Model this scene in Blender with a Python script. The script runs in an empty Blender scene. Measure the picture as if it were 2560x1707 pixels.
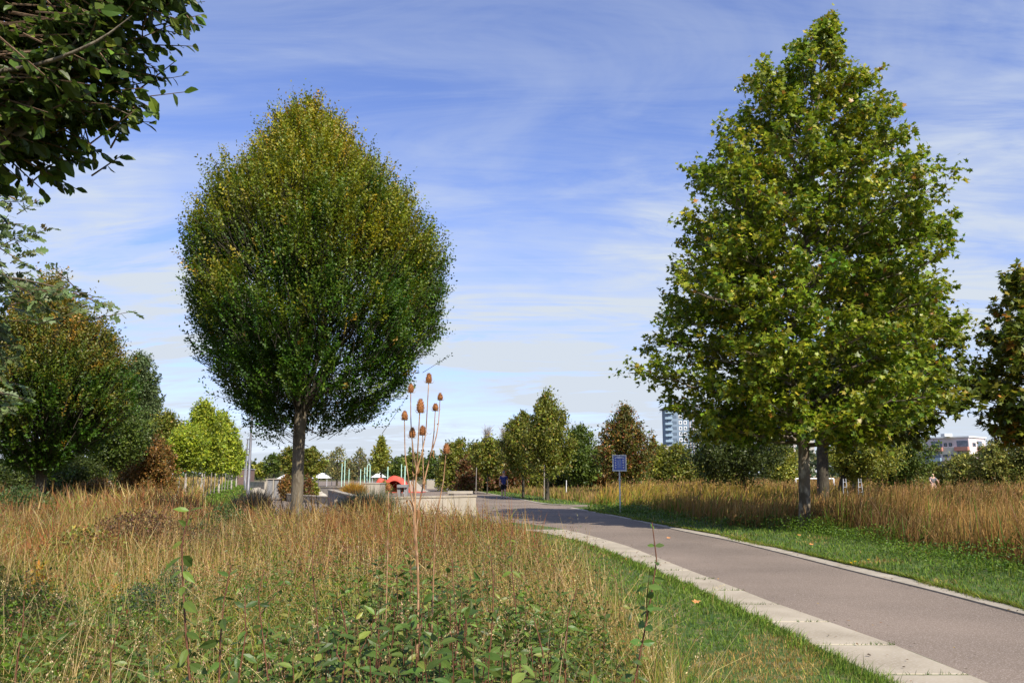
import bpy, math, random
import numpy as np
from mathutils import Matrix, Vector

# ------------------------------------------------------------------ camera, light, world
S = bpy.context.scene
COL = S.collection
R = math.radians
EYE = 1.6
FPX = 2000.0                       # focal length in pixels of the 2560 px wide photograph
PITCH = math.atan(332.0 / FPX)
cam_d = bpy.data.cameras.new('camera')
cam_d.sensor_width = 36.0
cam_d.lens = 36.0 * FPX / 2560.0
cam_d.clip_start = 0.05
cam_d.clip_end = 6000
cam = bpy.data.objects.new('camera', cam_d)
COL.objects.link(cam)
cam.location = (0, 0, EYE)
cam.rotation_euler = (math.pi / 2 + PITCH, 0, 0)
S.camera = cam

SUN_EL = R(43)
SUN_AZ = R(-57)                    # angle of the direction to the sun from +X, towards -Y (behind the camera)
sun_vec = Vector((math.cos(SUN_EL) * math.cos(SUN_AZ), math.cos(SUN_EL) * math.sin(SUN_AZ), math.sin(SUN_EL)))
sl = bpy.data.lights.new('sun', 'SUN')
sl.energy = 5.0
sl.angle = R(0.5)
sl.color = (1.0, 0.93, 0.82)
so = bpy.data.objects.new('sun', sl)
COL.objects.link(so)
so.rotation_euler = sun_vec.to_track_quat('Z', 'Y').to_euler()
so.location = (30, -20, 40)

W = bpy.data.worlds.new('World')
S.world = W
W.use_nodes = True
nt = W.node_tree
nt.nodes.clear()
def N(tree, typ, **kw):
    n = tree.nodes.new(typ)
    for k, v in kw.items():
        setattr(n, k, v)
    return n
wo = N(nt, 'ShaderNodeOutputWorld')
bg = N(nt, 'ShaderNodeBackground')
bg.inputs['Strength'].default_value = 0.09
sky = N(nt, 'ShaderNodeTexSky')
sky.sky_type = 'NISHITA'
sky.sun_disc = False
sky.sun_elevation = SUN_EL
sky.sun_rotation = math.atan2(sun_vec.x, sun_vec.y)
sky.air_density = 1.0
sky.dust_density = 0.6
sky.ozone_density = 2.5
tint = N(nt, 'ShaderNodeMix', data_type='RGBA', blend_type='MULTIPLY')
tint.inputs[0].default_value = 1.0
tint.inputs[7].default_value = (1.14, 1.17, 1.62, 1)
nt.links.new(sky.outputs[0], tint.inputs[6])
tc = N(nt, 'ShaderNodeTexCoord')
sep = N(nt, 'ShaderNodeSeparateXYZ')
nt.links.new(tc.outputs['Generated'], sep.inputs[0])
def mth(op, a, b=None, c=None, tree=nt, clamp=False):
    n = N(tree, 'ShaderNodeMath', operation=op, use_clamp=clamp)
    for i, x in enumerate((a, b, c)):
        if x is None:
            continue
        if isinstance(x, (int, float)):
            n.inputs[i].default_value = x
        else:
            tree.links.new(x, n.inputs[i])
    return n.outputs[0]
zc = mth('MAXIMUM', sep.outputs[2], 0.0)
den = mth('ADD', zc, 0.14)
px = mth('DIVIDE', sep.outputs[0], den)
py = mth('DIVIDE', sep.outputs[1], den)
cmb = N(nt, 'ShaderNodeCombineXYZ')
nt.links.new(px, cmb.inputs[0]); nt.links.new(py, cmb.inputs[1])
def cloud(scale, stretch, rot, lo, hi, seed, distort=1.2, det=6, rough=0.6):
    mp = N(nt, 'ShaderNodeMapping')
    mp.inputs['Rotation'].default_value = (0, 0, R(rot))
    mp.inputs['Scale'].default_value = (stretch[0], stretch[1], 1)
    mp.inputs['Location'].default_value = (seed, seed * .7, seed)
    nt.links.new(cmb.outputs[0], mp.inputs[0])
    no = N(nt, 'ShaderNodeTexNoise')
    no.inputs['Scale'].default_value = scale
    no.inputs['Detail'].default_value = det
    no.inputs['Roughness'].default_value = rough
    no.inputs['Distortion'].default_value = distort
    nt.links.new(mp.outputs[0], no.inputs['Vector'])
    mr = N(nt, 'ShaderNodeMapRange', interpolation_type='SMOOTHSTEP')
    mr.inputs['From Min'].default_value = lo
    mr.inputs['From Max'].default_value = hi
    nt.links.new(no.outputs['Fac'], mr.inputs['Value'])
    return mr.outputs[0]
c1 = cloud(1.0, (0.7, 1.5), 58, 0.34, 0.60, 3.1)
c2 = cloud(1.9, (0.6, 2.2), 38, 0.36, 0.62, 7.7, 1.6, 8, 0.65)
c3 = cloud(0.6, (1, 1), 0, 0.4, 0.65, 11.3, 0.6, 4)
ch = mth('POWER', mth('SUBTRACT', 1.0, zc, clamp=True), 3.6)     # clouds thicken towards the horizon
cover = mth('MULTIPLY', mth('ADD', mth('MULTIPLY', c1, 0.8), mth('MULTIPLY', c2, 0.5)), mth('ADD', mth('MULTIPLY', c3, 0.6), 0.42))
cover = mth('ADD', mth('MULTIPLY', cover, mth('ADD', mth('MULTIPLY', ch, 1.3), 0.42)), mth('MULTIPLY', ch, 0.25), clamp=True)
cmix = N(nt, 'ShaderNodeMix', data_type='RGBA')
nt.links.new(cover, cmix.inputs[0])
nt.links.new(tint.outputs[2], cmix.inputs[6])
cmix.inputs[7].default_value = (5.2, 5.75, 6.5, 1)
nt.links.new(cmix.outputs[2], bg.inputs['Color'])
nt.links.new(bg.outputs[0], wo.inputs[0])

S.view_settings.view_transform = 'Standard'
S.view_settings.look = 'None'
S.view_settings.exposure = 0.55
S.view_settings.gamma = 1.0
S.view_settings.use_curve_mapping = False
S.cycles.use_denoising = True
S.cycles.max_bounces = 5
S.cycles.diffuse_bounces = 3
S.cycles.transmission_bounces = 3
S.cycles.transparent_max_bounces = 4
S.cycles.caustics_reflective = False
S.cycles.caustics_refractive = False

# ------------------------------------------------------------------ measuring helpers
CT, ST = math.cos(PITCH), math.sin(PITCH)
def gnd(u, v, z=0.0):
    """ground point seen at a measured place of the photograph"""
    a, b = u - 1280.0, 853.5 - v
    d = (a, FPX * CT - b * ST, FPX * ST + b * CT)
    t = (z - EYE) / d[2]
    return (a * t, d[1] * t)
def hgt(v, Y):
    k = (853.5 - v) / FPX
    return EYE + Y * (k * CT + ST) / (CT - k * ST)
def xat(u, v, Y):
    z = hgt(v, Y) - EYE
    return (u - 1280.0) / FPX * (Y * CT + z * ST)
def at(u, v, Y):
    return (xat(u, v, Y), Y, hgt(v, Y))
def proj(P):
    P = np.asarray(P, float)
    z = P[:, 2] - EYE
    d = P[:, 1] * CT + z * ST
    up = -P[:, 1] * ST + z * CT
    return 1280 + FPX * P[:, 0] / d, 853.5 - FPX * up / d, d

rng = np.random.default_rng(11)
random.seed(5)

# ------------------------------------------------------------------ materials
def mat(name):
    m = bpy.data.materials.new(name)
    m.use_nodes = True
    m.node_tree.nodes.clear()
    return m, m.node_tree
def leaf_mat(name, rough=0.5, trans=0.3, spec=0.35):
    m, t = mat(name)
    o = N(t, 'ShaderNodeOutputMaterial')
    at_ = N(t, 'ShaderNodeAttribute', attribute_name='col')
    p = N(t, 'ShaderNodeBsdfPrincipled')
    p.inputs['Roughness'].default_value = rough
    p.inputs['Specular IOR Level'].default_value = spec
    tr = N(t, 'ShaderNodeBsdfTranslucent')
    hs = N(t, 'ShaderNodeHueSaturation')
    hs.inputs['Hue'].default_value = 0.5
    hs.inputs['Value'].default_value = 1.25
    mx = N(t, 'ShaderNodeMixShader')
    mx.inputs[0].default_value = trans
    t.links.new(at_.outputs['Color'], p.inputs['Base Color'])
    t.links.new(at_.outputs['Color'], hs.inputs['Color'])
    t.links.new(hs.outputs[0], tr.inputs['Color'])
    t.links.new(p.outputs[0], mx.inputs[1]); t.links.new(tr.outputs[0], mx.inputs[2])
    t.links.new(mx.outputs[0], o.inputs[0])
    return m
M_leaf = leaf_mat('leaf', 0.45, 0.32, 0.35)
M_leaf_gloss = leaf_mat('leaf glossy', 0.42, 0.32, 0.4)
M_grass = leaf_mat('grass blade', 0.6, 0.3, 0.2)

def noise_mat(name, c0, c1, scale=4, detail=6, rough=0.85, bump=0.3, c2=None, scale2=60, stretch=(1, 1, 1), spec=0.3, metal=0, lo=.35, hi=.65, bdist=.02):
    m, t = mat(name)
    o = N(t, 'ShaderNodeOutputMaterial')
    p = N(t, 'ShaderNodeBsdfPrincipled')
    p.inputs['Roughness'].default_value = rough
    p.inputs['Specular IOR Level'].default_value = spec
    p.inputs['Metallic'].default_value = metal
    tcn = N(t, 'ShaderNodeTexCoord')
    mp = N(t, 'ShaderNodeMapping')
    mp.inputs['Scale'].default_value = stretch
    t.links.new(tcn.outputs['Object'], mp.inputs[0])
    n1 = N(t, 'ShaderNodeTexNoise')
    n1.inputs['Scale'].default_value = scale
    n1.inputs['Detail'].default_value = detail
    t.links.new(mp.outputs[0], n1.inputs['Vector'])
    r = N(t, 'ShaderNodeValToRGB')
    r.color_ramp.elements[0].position = lo
    r.color_ramp.elements[1].position = hi
    r.color_ramp.elements[0].color = (*c0, 1)
    r.color_ramp.elements[1].color = (*c1, 1)
    t.links.new(n1.outputs['Fac'], r.inputs[0])
    n2 = N(t, 'ShaderNodeTexNoise')
    n2.inputs['Scale'].default_value = scale2
    n2.inputs['Detail'].default_value = 4
    t.links.new(mp.outputs[0], n2.inputs['Vector'])
    out = r.outputs[0]
    if c2 is not None:
        mr = N(t, 'ShaderNodeMapRange')
        mr.inputs['From Min'].default_value = .5
        mr.inputs['From Max'].default_value = .72
        t.links.new(n2.outputs['Fac'], mr.inputs[0])
        mx = N(t, 'ShaderNodeMix', data_type='RGBA')
        mx.inputs[7].default_value = (*c2, 1)
        t.links.new(mr.outputs[0], mx.inputs[0])
        t.links.new(out, mx.inputs[6])
        out = mx.outputs[2]
    t.links.new(out, p.inputs['Base Color'])
    b = N(t, 'ShaderNodeBump')
    b.inputs['Strength'].default_value = bump
    b.inputs['Distance'].default_value = bdist
    t.links.new(n2.outputs['Fac'], b.inputs['Height'])
    t.links.new(b.outputs[0], p.inputs['Normal'])
    t.links.new(p.outputs[0], o.inputs[0])
    return m
M_ground = noise_mat('meadow soil', (.05, .055, .018), (.13, .10, .04), .25, 8, .95, .5, (.07, .09, .025), 3)
M_lawn = noise_mat('lawn soil', (.035, .075, .012), (.07, .12, .022), .8, 8, .95, .5, (.16, .13, .06), 6)
M_asphalt = noise_mat('asphalt', (.132, .104, .080), (.202, .158, .121), .35, 8, .92, .5, (.36, .30, .25), 75, bdist=.006, spec=.15)
M_slab = noise_mat('concrete slab', (.29, .245, .175), (.40, .345, .255), 1.6, 10, .85, .25, (.40, .35, .28), 40, bdist=.003)
M_kerb = noise_mat('kerb concrete', (.27, .235, .175), (.40, .35, .275), 2.5, 10, .85, .4, (.27, .24, .18), 30, bdist=.004)
M_conc = noise_mat('cast concrete', (.31, .275, .215), (.44, .39, .315), 1.2, 9, .8, .2, (.36, .33, .27), 9, stretch=(1, 1, .4), bdist=.005)
M_concd = noise_mat('grey concrete', (.19, .19, .19), (.27, .265, .26), 1.2, 9, .8, .2, (.16, .16, .17), 9, bdist=.005)
M_bark = noise_mat('grey bark', (.085, .068, .045), (.17, .14, .095), 5, 8, .9, .8, (.21, .18, .13), 22, stretch=(1, 1, .35), bdist=.03)
M_barkd = noise_mat('dark bark', (.035, .03, .022), (.08, .065, .045), 5, 8, .9, .8, (.1, .09, .06), 22, stretch=(1, 1, .35), bdist=.03)
M_plane = noise_mat('plane bark', (.085, .065, .042), (.16, .125, .085), 3, 8, .85, .5, (.36, .32, .24), 6, stretch=(1, 1, .5), bdist=.02)
M_white_bark = noise_mat('pale bark', (.3, .27, .22), (.55, .5, .44), 6, 6, .8, .4, (.1, .08, .06), 14)
M_twig = noise_mat('twig', (.12, .07, .04), (.2, .13, .08), 10, 4, .8, .2)
M_bare = noise_mat('grey twig', (.2, .17, .15), (.34, .3, .27), 10, 4, .8, .2)
M_stemred = noise_mat('reddish stem', (.10, .035, .02), (.17, .08, .04), 20, 4, .6, .2)
M_teasel_stem = noise_mat('dry teasel stem', (.16, .075, .03), (.42, .24, .12), 18, 6, .75, .4, (.5, .33, .2), 90, stretch=(1, 1, .3))
M_teasel = noise_mat('teasel head', (.17, .055, .015), (.34, .13, .04), 60, 6, .85, 1.0, (.5, .26, .11), 260, bdist=.004)
M_steel = noise_mat('grey painted steel', (.14, .14, .15), (.2, .2, .21), 6, 4, .45, .05, metal=.3)
M_galv = noise_mat('galvanised steel', (.5, .51, .53), (.66, .67, .69), 12, 5, .4, .05, metal=.4)
M_white = noise_mat('white paint', (.74, .74, .73), (.82, .82, .8), 6, 4, .5, .05)
M_blue = noise_mat('sign blue', (.08, .12, .46), (.10, .15, .52), 6, 4, .4, .0)
M_bluel = noise_mat('sign lighter blue', (.17, .24, .58), (.2, .28, .64), 6, 4, .4, .0)
M_signgrey = noise_mat('sign silver', (.42, .44, .52), (.5, .52, .6), 6, 4, .4, .0)
M_mint = noise_mat('mint green steel', (.38, .62, .5), (.5, .72, .62), 6, 4, .5, .05)
M_red = noise_mat('red rubber', (.50, .07, .045), (.60, .10, .065), 3, 5, .7, .1)
M_brown = noise_mat('brown panel', (.13, .085, .07), (.18, .12, .1), 3, 5, .7, .1)
M_wood = noise_mat('pale stake wood', (.42, .32, .2), (.55, .45, .32), 8, 5, .8, .2, stretch=(1, 1, .2))
M_navy = noise_mat('navy cotton', (.02, .03, .12), (.03, .042, .16), 20, 4, .9, .2)
M_black = noise_mat('black cotton', (.006, .007, .01), (.012, .013, .018), 20, 4, .9, .2)
M_skin = noise_mat('skin', (.55, .33, .24), (.62, .40, .3), 8, 4, .55, .05)
M_hair = noise_mat('grey cap', (.12, .12, .13), (.18, .18, .19), 20, 4, .9, .2)
M_dark = noise_mat('dark rubber', (.02, .02, .02), (.035, .035, .035), 20, 4, .7, .1)
M_glass = noise_mat('window glass', (.07, .10, .14), (.13, .17, .22), 2, 3, .12, 0, spec=.6)
M_tower = noise_mat('blue grey facade', (.16, .22, .29), (.2, .26, .33), .3, 5, .7, .0)
M_towerl = noise_mat('pale blue balcony', (.21, .30, .38), (.26, .35, .43), .3, 5, .7, .0)
M_beige = noise_mat('beige facade', (.36, .34, .30), (.44, .42, .37), .3, 5, .7, .0)
M_pink = noise_mat('pinkish render', (.60, .52, .53), (.68, .60, .60), .3, 5, .8, .0)
M_pinkg = noise_mat('grey green render', (.42, .43, .38), (.50, .50, .45), .3, 5, .8, .0)
M_orange = noise_mat('orange balcony panel', (.40, .17, .13), (.47, .23, .18), .5, 5, .8, .0)
M_roof = noise_mat('flat roof', (.22, .22, .24), (.3, .3, .32), .5, 5, .8, .0)
M_flower = noise_mat('dandelion yellow', (.8, .55, .02), (.9, .7, .05), 40, 3, .7, .1)
M_deadleaf = noise_mat('fallen orange leaf', (.45, .16, .04), (.6, .28, .1), 20, 4, .8, .1)
M_hivis = noise_mat('orange vest', (.7, .2, .05), (.8, .28, .08), 20, 4, .8, .1)

# ------------------------------------------------------------------ object helpers
def tag(o, label, cat, group=None, kind=None):
    if label: o['label'] = label
    if cat: o['category'] = cat
    if group: o['group'] = group
    if kind: o['kind'] = kind
    return o
def empty(name, loc, label, cat, group=None, rz=0):
    o = bpy.data.objects.new(name, None)
    COL.objects.link(o)
    o.location = loc
    o.rotation_euler = (0, 0, rz)
    o.empty_display_size = .2
    return tag(o, label, cat, group)
def link(name, me, parent=None, m=None):
    o = bpy.data.objects.new(name, me)
    COL.objects.link(o)
    if m is not None and not me.materials:
        me.materials.append(m)
    if parent is not None:
        o.parent = parent
    return o

class Geo:
    """collects vertices, polygons and a colour per vertex, then builds one mesh"""
    def __init__(s):
        s.V, s.F, s.C, s.n = [], [], [], 0
    def add(s, V, F, C=None):
        V = np.asarray(V, np.float32).reshape(-1, 3)
        F = np.asarray(F, np.int32)
        if len(V) == 0:
            return s
        s.V.append(V); s.F.append(F + s.n)
        if C is None:
            C = np.ones((len(V), 3), np.float32)
        s.C.append(np.broadcast_to(np.asarray(C, np.float32), (len(V), 3)))
        s.n += len(V)
        return s
    def mesh(s, name, smooth=False, origin=None):
        V = np.concatenate(s.V)
        if origin is not None:
            V = V - np.asarray(origin, np.float32)
        C = np.concatenate(s.C)
        me = bpy.data.meshes.new(name)
        me.vertices.add(len(V)); me.vertices.foreach_set('co', V.astype(np.float32).ravel())
        tot = sum(len(f) for f in s.F)
        loops = np.concatenate([f.ravel() for f in s.F])
        sizes = np.concatenate([np.full(len(f), f.shape[1], np.int32) for f in s.F])
        starts = np.concatenate([[0], np.cumsum(sizes)[:-1]]).astype(np.int32)
        me.loops.add(len(loops)); me.loops.foreach_set('vertex_index', loops)
        me.polygons.add(tot)
        me.polygons.foreach_set('loop_start', starts)
        me.polygons.foreach_set('loop_total', sizes)
        me.polygons.foreach_set('use_smooth', np.full(tot, bool(smooth)))
        me.update(calc_edges=True)
        a = me.attributes.new('col', 'FLOAT_COLOR', 'POINT')
        a.data.foreach_set('color', np.concatenate([C, np.ones((len(C), 1), np.float32)], 1).astype(np.float32).ravel())
        return me
    def build(s, name, m, parent=None, smooth=False, origin=None):
        return link(name, s.mesh(name, smooth, origin), parent, m)

def unit(a):
    return a / np.maximum(np.linalg.norm(a, axis=-1, keepdims=True), 1e-9)

def tube(g, pts, rad, sides=6, col=None, cap=True):
    pts = np.asarray(pts, float)
    n = len(pts)
    rad = np.broadcast_to(np.asarray(rad, float), (n,))
    T = unit(np.gradient(pts, axis=0))
    ref = np.array([0.31, 0.17, 0.93]) if abs(T[0][2]) < .8 else np.array([1.0, 0.1, 0.0])
    A = unit(np.cross(T, ref)); B = np.cross(T, A)
    th = np.arange(sides) * 2 * math.pi / sides
    V = (pts[:, None] + rad[:, None, None] * (A[:, None] * np.cos(th)[None, :, None] + B[:, None] * np.sin(th)[None, :, None])).reshape(-1, 3)
    i = np.arange(n - 1)[:, None] * sides; j = np.arange(sides)[None]; k = (j + 1) % sides
    F = np.stack([i + j, i + k, i + sides + k, i + sides + j], -1).reshape(-1, 4)
    g.add(V, F, col)
    if cap and sides == 4 or (cap and sides > 4 and rad[-1] > .01):
        vs = V[-sides:]
        c = vs.mean(0)
        g.add(np.vstack([vs, c]), [[a, (a + 1) % sides, sides] for a in range(sides)], col)
    return g

def box(g, lo, hi, col=None, rz=0, org=(0, 0)):
    (x0, y0, z0), (x1, y1, z1) = lo, hi
    V = np.array([(x, y, z) for z in (z0, z1) for x, y in ((x0, y0), (x1, y0), (x1, y1), (x0, y1))], float)
    if rz:
        c, s = math.cos(rz), math.sin(rz)
        x, y = V[:, 0] - org[0], V[:, 1] - org[1]
        V[:, 0] = org[0] + c * x - s * y; V[:, 1] = org[1] + s * x + c * y
    F = [(3, 2, 1, 0), (4, 5, 6, 7), (0, 1, 5, 4), (1, 2, 6, 5), (2, 3, 7, 6), (3, 0, 4, 7)]
    return g.add(V, F, col)

def prism(g, poly, z0, z1, col=None):
    """convex or gently concave outline extruded upward; top is fanned from the centre"""
    P = np.asarray(poly, float); n = len(P)
    V = np.vstack([np.c_[P, np.full(n, z0)], np.c_[P, np.full(n, z1)]])
    F = [[i, (i + 1) % n, n + (i + 1) % n, n + i] for i in range(n)]
    g.add(V, F, col)
    c = P.mean(0)
    g.add(np.vstack([V[n:], [[c[0], c[1], z1]]]), [[i, (i + 1) % n, n] for i in range(n)], col)
    return g

# leaf templates: (along, across, fold) and triangles
def T_diamond():
    return np.array([(0, 0, 0), (.45, .5, .12), (1, 0, 0), (.45, -.5, .12)]), np.array([(0, 2, 1), (0, 3, 2)])
def T_ovate():
    v = [(0, 0, 0), (.18, .30, .07), (.48, .5, .12), (.8, .27, .05), (1.0, 0, -.10), (.8, -.27, .05), (.48, -.5, .12), (.18, -.30, .07), (.5, 0, 0)]
    f = [(8, i + 1, i) for i in range(0, 7)] + [(8, 0, 7)]
    return np.array(v), np.array(f)
def T_lance():
    v = [(0, 0, 0), (.3, .42, .1), (.62, .4, .06), (1, 0, -.22), (.62, -.4, .06), (.3, -.42, .1), (.45, 0, .0)]
    return np.array(v), np.array([(6, 1, 0), (6, 2, 1), (6, 3, 2), (6, 4, 3), (6, 5, 4), (6, 0, 5)])
def T_star():
    v = [(0, 0, 0)]
    tips = [(-.05, .42), (.42, .62), (1.0, 0), (.42, -.62), (-.05, -.42)]
    ins = [(.2, .30), (.50, .22), (.50, -.22), (.2, -.30)]
    ring = [tips[0], ins[0], tips[1], ins[1], tips[2], ins[2], tips[3], ins[3], tips[4]]
    v += [(a, b, .08 * abs(b) - .05 * a) for a, b in ring]
    return np.array(v), np.array([(0, i + 1, i) for i in range(1, 9)])
def T_oak():
    half = [(.10, .10), (.25, .30), (.33, .16), (.50, .46), (.58, .22), (.75, .42), (.80, .18), (.95, .16)]
    v = [(0, 0, 0)] + [(a, b, .1 * b) for a, b in half] + [(1, 0, 0)] + [(a, -b, .1 * b) for a, b in half[::-1]]
    n = len(v)
    v += [(.3, 0, 0), (.66, 0, 0)]
    f = []
    for i in range(n):
        j = (i + 1) % n
        c = n if v[i][0] < .5 and v[j][0] <= .58 else n + 1
        f.append((c, j, i))
    f += [(n, n + 1, 5), (n, n + 1, n - 5)]
    return np.array(v), np.array(f)
T_D, T_O, T_L, T_S, T_K = T_diamond(), T_ovate(), T_lance(), T_star(), T_oak()

def leaves(g, P, D, Nn, L, Wd, col, T=T_D):
    P = np.asarray(P, float); n = len(P)
    if n == 0:
        return
    D = unit(D); Sd = unit(np.cross(D, Nn)); Nn = np.cross(Sd, D)
    tv, tf = T
    L = np.broadcast_to(L, (n,))[:, None, None]; Wd = np.broadcast_to(Wd, (n,))[:, None, None]
    V = P[:, None] + D[:, None] * tv[None, :, 0:1] * L + Sd[:, None] * tv[None, :, 1:2] * Wd + Nn[:, None] * tv[None, :, 2:3] * Wd
    k = len(tv)
    F = (np.arange(n)[:, None, None] * k + tf[None]).reshape(-1, 3)
    C = np.repeat(np.broadcast_to(col, (n, 3))[:, None], k, 1).reshape(-1, 3)
    g.add(V.reshape(-1, 3), F, C)

def snoise(P, scale, seed, k=9):
    r = np.random.default_rng(seed)
    K = r.normal(size=(k, P.shape[1])) / scale * 2.2
    ph = r.uniform(0, 6.28, k)
    return np.sin(P @ K.T + ph).sum(1) / math.sqrt(k) * .8
def palette(n, cols, wts, var=.22, r=rng):
    c = np.asarray(cols, float)[r.choice(len(cols), n, p=np.asarray(wts, float) / sum(wts))]
    return c * np.exp(r.normal(0, var, (n, 1))) * np.exp(r.normal(0, .06, (n, 3)))

def mix3(a, b, t):
    t = np.clip(np.asarray(t), 0, 1)[:, None]
    return a * (1 - t) + b * t

# individual leaf objects: shared unit meshes in a few colours
_leafmesh = {}
def leaf_variants(key, T, cols, m):
    if key in _leafmesh:
        return _leafmesh[key]
    out = []
    for c in cols:
        g = Geo(); g.add(T[0] * np.array([1, 1, 1.0]), T[1], np.array(c))
        me = g.mesh('leaf'); me.materials.append(m); out.append(me)
    _leafmesh[key] = out
    return out
def leaf_objects(parent, P, D, Nn, L, Wd, meshes, origin):
    D = unit(D); Sd = unit(np.cross(D, Nn)); N2 = np.cross(Sd, D)
    for i in range(len(P)):
        o = bpy.data.objects.new('leaf', meshes[random.randrange(len(meshes))])
        COL.objects.link(o)
        o.parent = parent
        l, w = float(L[i]), float(Wd[i])
        M = Matrix(((D[i][0] * l, Sd[i][0] * w, N2[i][0] * w, P[i][0] - origin[0]),
                    (D[i][1] * l, Sd[i][1] * w, N2[i][1] * w, P[i][1] - origin[1]),
                    (D[i][2] * l, Sd[i][2] * w, N2[i][2] * w, P[i][2] - origin[2]),
                    (0, 0, 0, 1)))
        o.matrix_local = M

# ------------------------------------------------------------------ ground, path, plaza
def struct(o):
    o['kind'] = 'structure'
    return o
def sheet(name, polys, z, m, kind='structure'):
    g = Geo()
    for p in polys:
        P = np.array([(x, y, z) for x, y in p])
        g.add(P, [list(range(len(P)))])
    o = g.build(name, m)
    o['kind'] = kind
    return o
g = Geo()
xs = np.r_[-3000, -800, -200, -60, -20, 0, 20, 60, 200, 800, 3000]
ys = np.r_[-300, -40, 0, 10, 30, 60, 120, 250, 600, 1500, 5000]
V = np.array([(x, y, 0) for y in ys for x in xs]); nx = len(xs)
F = [(j * nx + i, j * nx + i + 1, (j + 1) * nx + i + 1, (j + 1) * nx + i) for j in range(len(ys) - 1) for i in range(nx - 1)]
g.add(V, F)
struct(g.build('ground', M_ground))

def resample(pts, n):
    P = np.array(pts, float)
    d = np.r_[0, np.cumsum(np.linalg.norm(np.diff(P, axis=0), axis=1))]
    t = np.linspace(0, d[-1], n)
    # smooth the polyline with a small moving average after dense sampling
    Q = np.c_[np.interp(t, d, P[:, 0]), np.interp(t, d, P[:, 1])]
    for _ in range(int(n * .05)):
        Q[1:-1] = (Q[:-2] + Q[1:-1] * 2 + Q[2:]) / 4
    return Q
kerb_out = [gnd(*p) for p in [(2560, 1526.5), (2482, 1506), (2380, 1475.5), (2278, 1450), (2125, 1417), (1972, 1378.6), (1819, 1343), (1717, 1325), (1615, 1304.6), (1513, 1284), (1430, 1269)]]
kerb_in = [gnd(*p) for p in [(2560, 1541), (2380, 1491), (2125, 1428.6), (1972, 1389), (1819, 1351), (1717, 1331.6), (1615, 1308.7), (1513, 1286.7), (1418, 1270)]]
slab_r = [gnd(*p) for p in [(2457, 1707), (2329, 1649), (2125, 1575), (1972, 1524), (1819, 1463), (1717, 1424.5), (1615, 1384), (1564, 1364), (1487, 1343), (1435, 1329), (1375, 1317), (1290, 1307)]]
slab_l = [gnd(*p) for p in [(2217, 1707), (2074, 1644), (1947, 1570), (1845, 1526), (1768, 1488), (1692, 1452.5), (1615, 1419), (1513, 1378.6), (1447, 1355.6), (1393, 1339), (1330, 1328), (1240, 1318)]]
far_kerb = [gnd(*p) for p in [(1507.6, 1263.6), (1408, 1263.6), (1364, 1262), (1334.6, 1256), (1305, 1250), (1261, 1242.5), (1217, 1234), (1173, 1225), (1129, 1218), (1100, 1214)]]
def extend_back(pl, y):
    (x0, y0), (x1, y1) = pl[0], pl[2]
    k = (x1 - x0) / (y1 - y0)
    return [(x0 + (y - y0) * k, y)] + pl
kerb_out = extend_back(kerb_out, -6); kerb_in = extend_back(kerb_in, -6)
slab_r = extend_back(slab_r, -6); slab_l = extend_back(slab_l, -6)
KO, KI, SR, SL = (resample(p, 90) for p in (kerb_out, kerb_in, slab_r, slab_l))
def strip(A, B, z):
    n = len(A)
    V = np.vstack([np.c_[A, np.full(n, z)], np.c_[B, np.full(n, z)]])
    F = [(i, i + 1, n + i + 1, n + i) for i in range(n - 1)]
    return V, F
g = Geo()
# asphalt: near path between the slabs and the kerb, then the plaza
A = SR + np.array([-.02, 0]); B = KI + np.array([.02, 0])
g.add(*strip(B, A, .010))
top_r, top_l = B[-1], A[-1]
plaza = [tuple(top_l), tuple(top_r), (top_r[0] + .25, far_kerb[1][1] - 1.6), (12.5, far_kerb[0][1] - 1.4), (12.5, far_kerb[0][1])] + far_kerb[1:] + [(-30, 190), (-62, 190), (-25.3, 80), (-14.5, 45), (-10.2, 28), (-4, 27.2), (-1.5, 26.6)]
P = np.array([(x, y, .010) for x, y in plaza])
g.add(P, [list(range(len(P)))[::-1]])
struct(g.build('path', M_asphalt))
# kerb strip on the right
g = Geo()
n = len(KO)
for A_, B_ in ((KI, KO),):
    V, F = strip(A_, B_, .03)
    g.add(V, F)
    g.add(np.vstack([np.c_[A_, np.full(n, .0)], np.c_[A_, np.full(n, .03)]]), [(i, i + 1, n + i + 1, n + i) for i in range(n - 1)])
    g.add(np.vstack([np.c_[B_, np.full(n, .0)], np.c_[B_, np.full(n, .03)]]), [(i, i + 1, n + i + 1, n + i) for i in range(n - 1)])
struct(g.build('kerb', M_kerb))
FK = resample(far_kerb, 60)
T_ = unit(np.gradient(FK, axis=0)); NR = np.c_[T_[:, 1], -T_[:, 0]]
NR *= np.sign((NR[:, :1] * 1 + NR[:, 1:] * .8))
g = Geo(); V, F = strip(FK, FK + NR * .26, .03); g.add(V, F)
n = len(FK)
g.add(np.vstack([np.c_[FK, np.full(n, .0)], np.c_[FK, np.full(n, .03)]]), [(i, i + 1, n + i + 1, n + i) for i in range(n - 1)])
struct(g.build('kerb', M_kerb))

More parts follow.
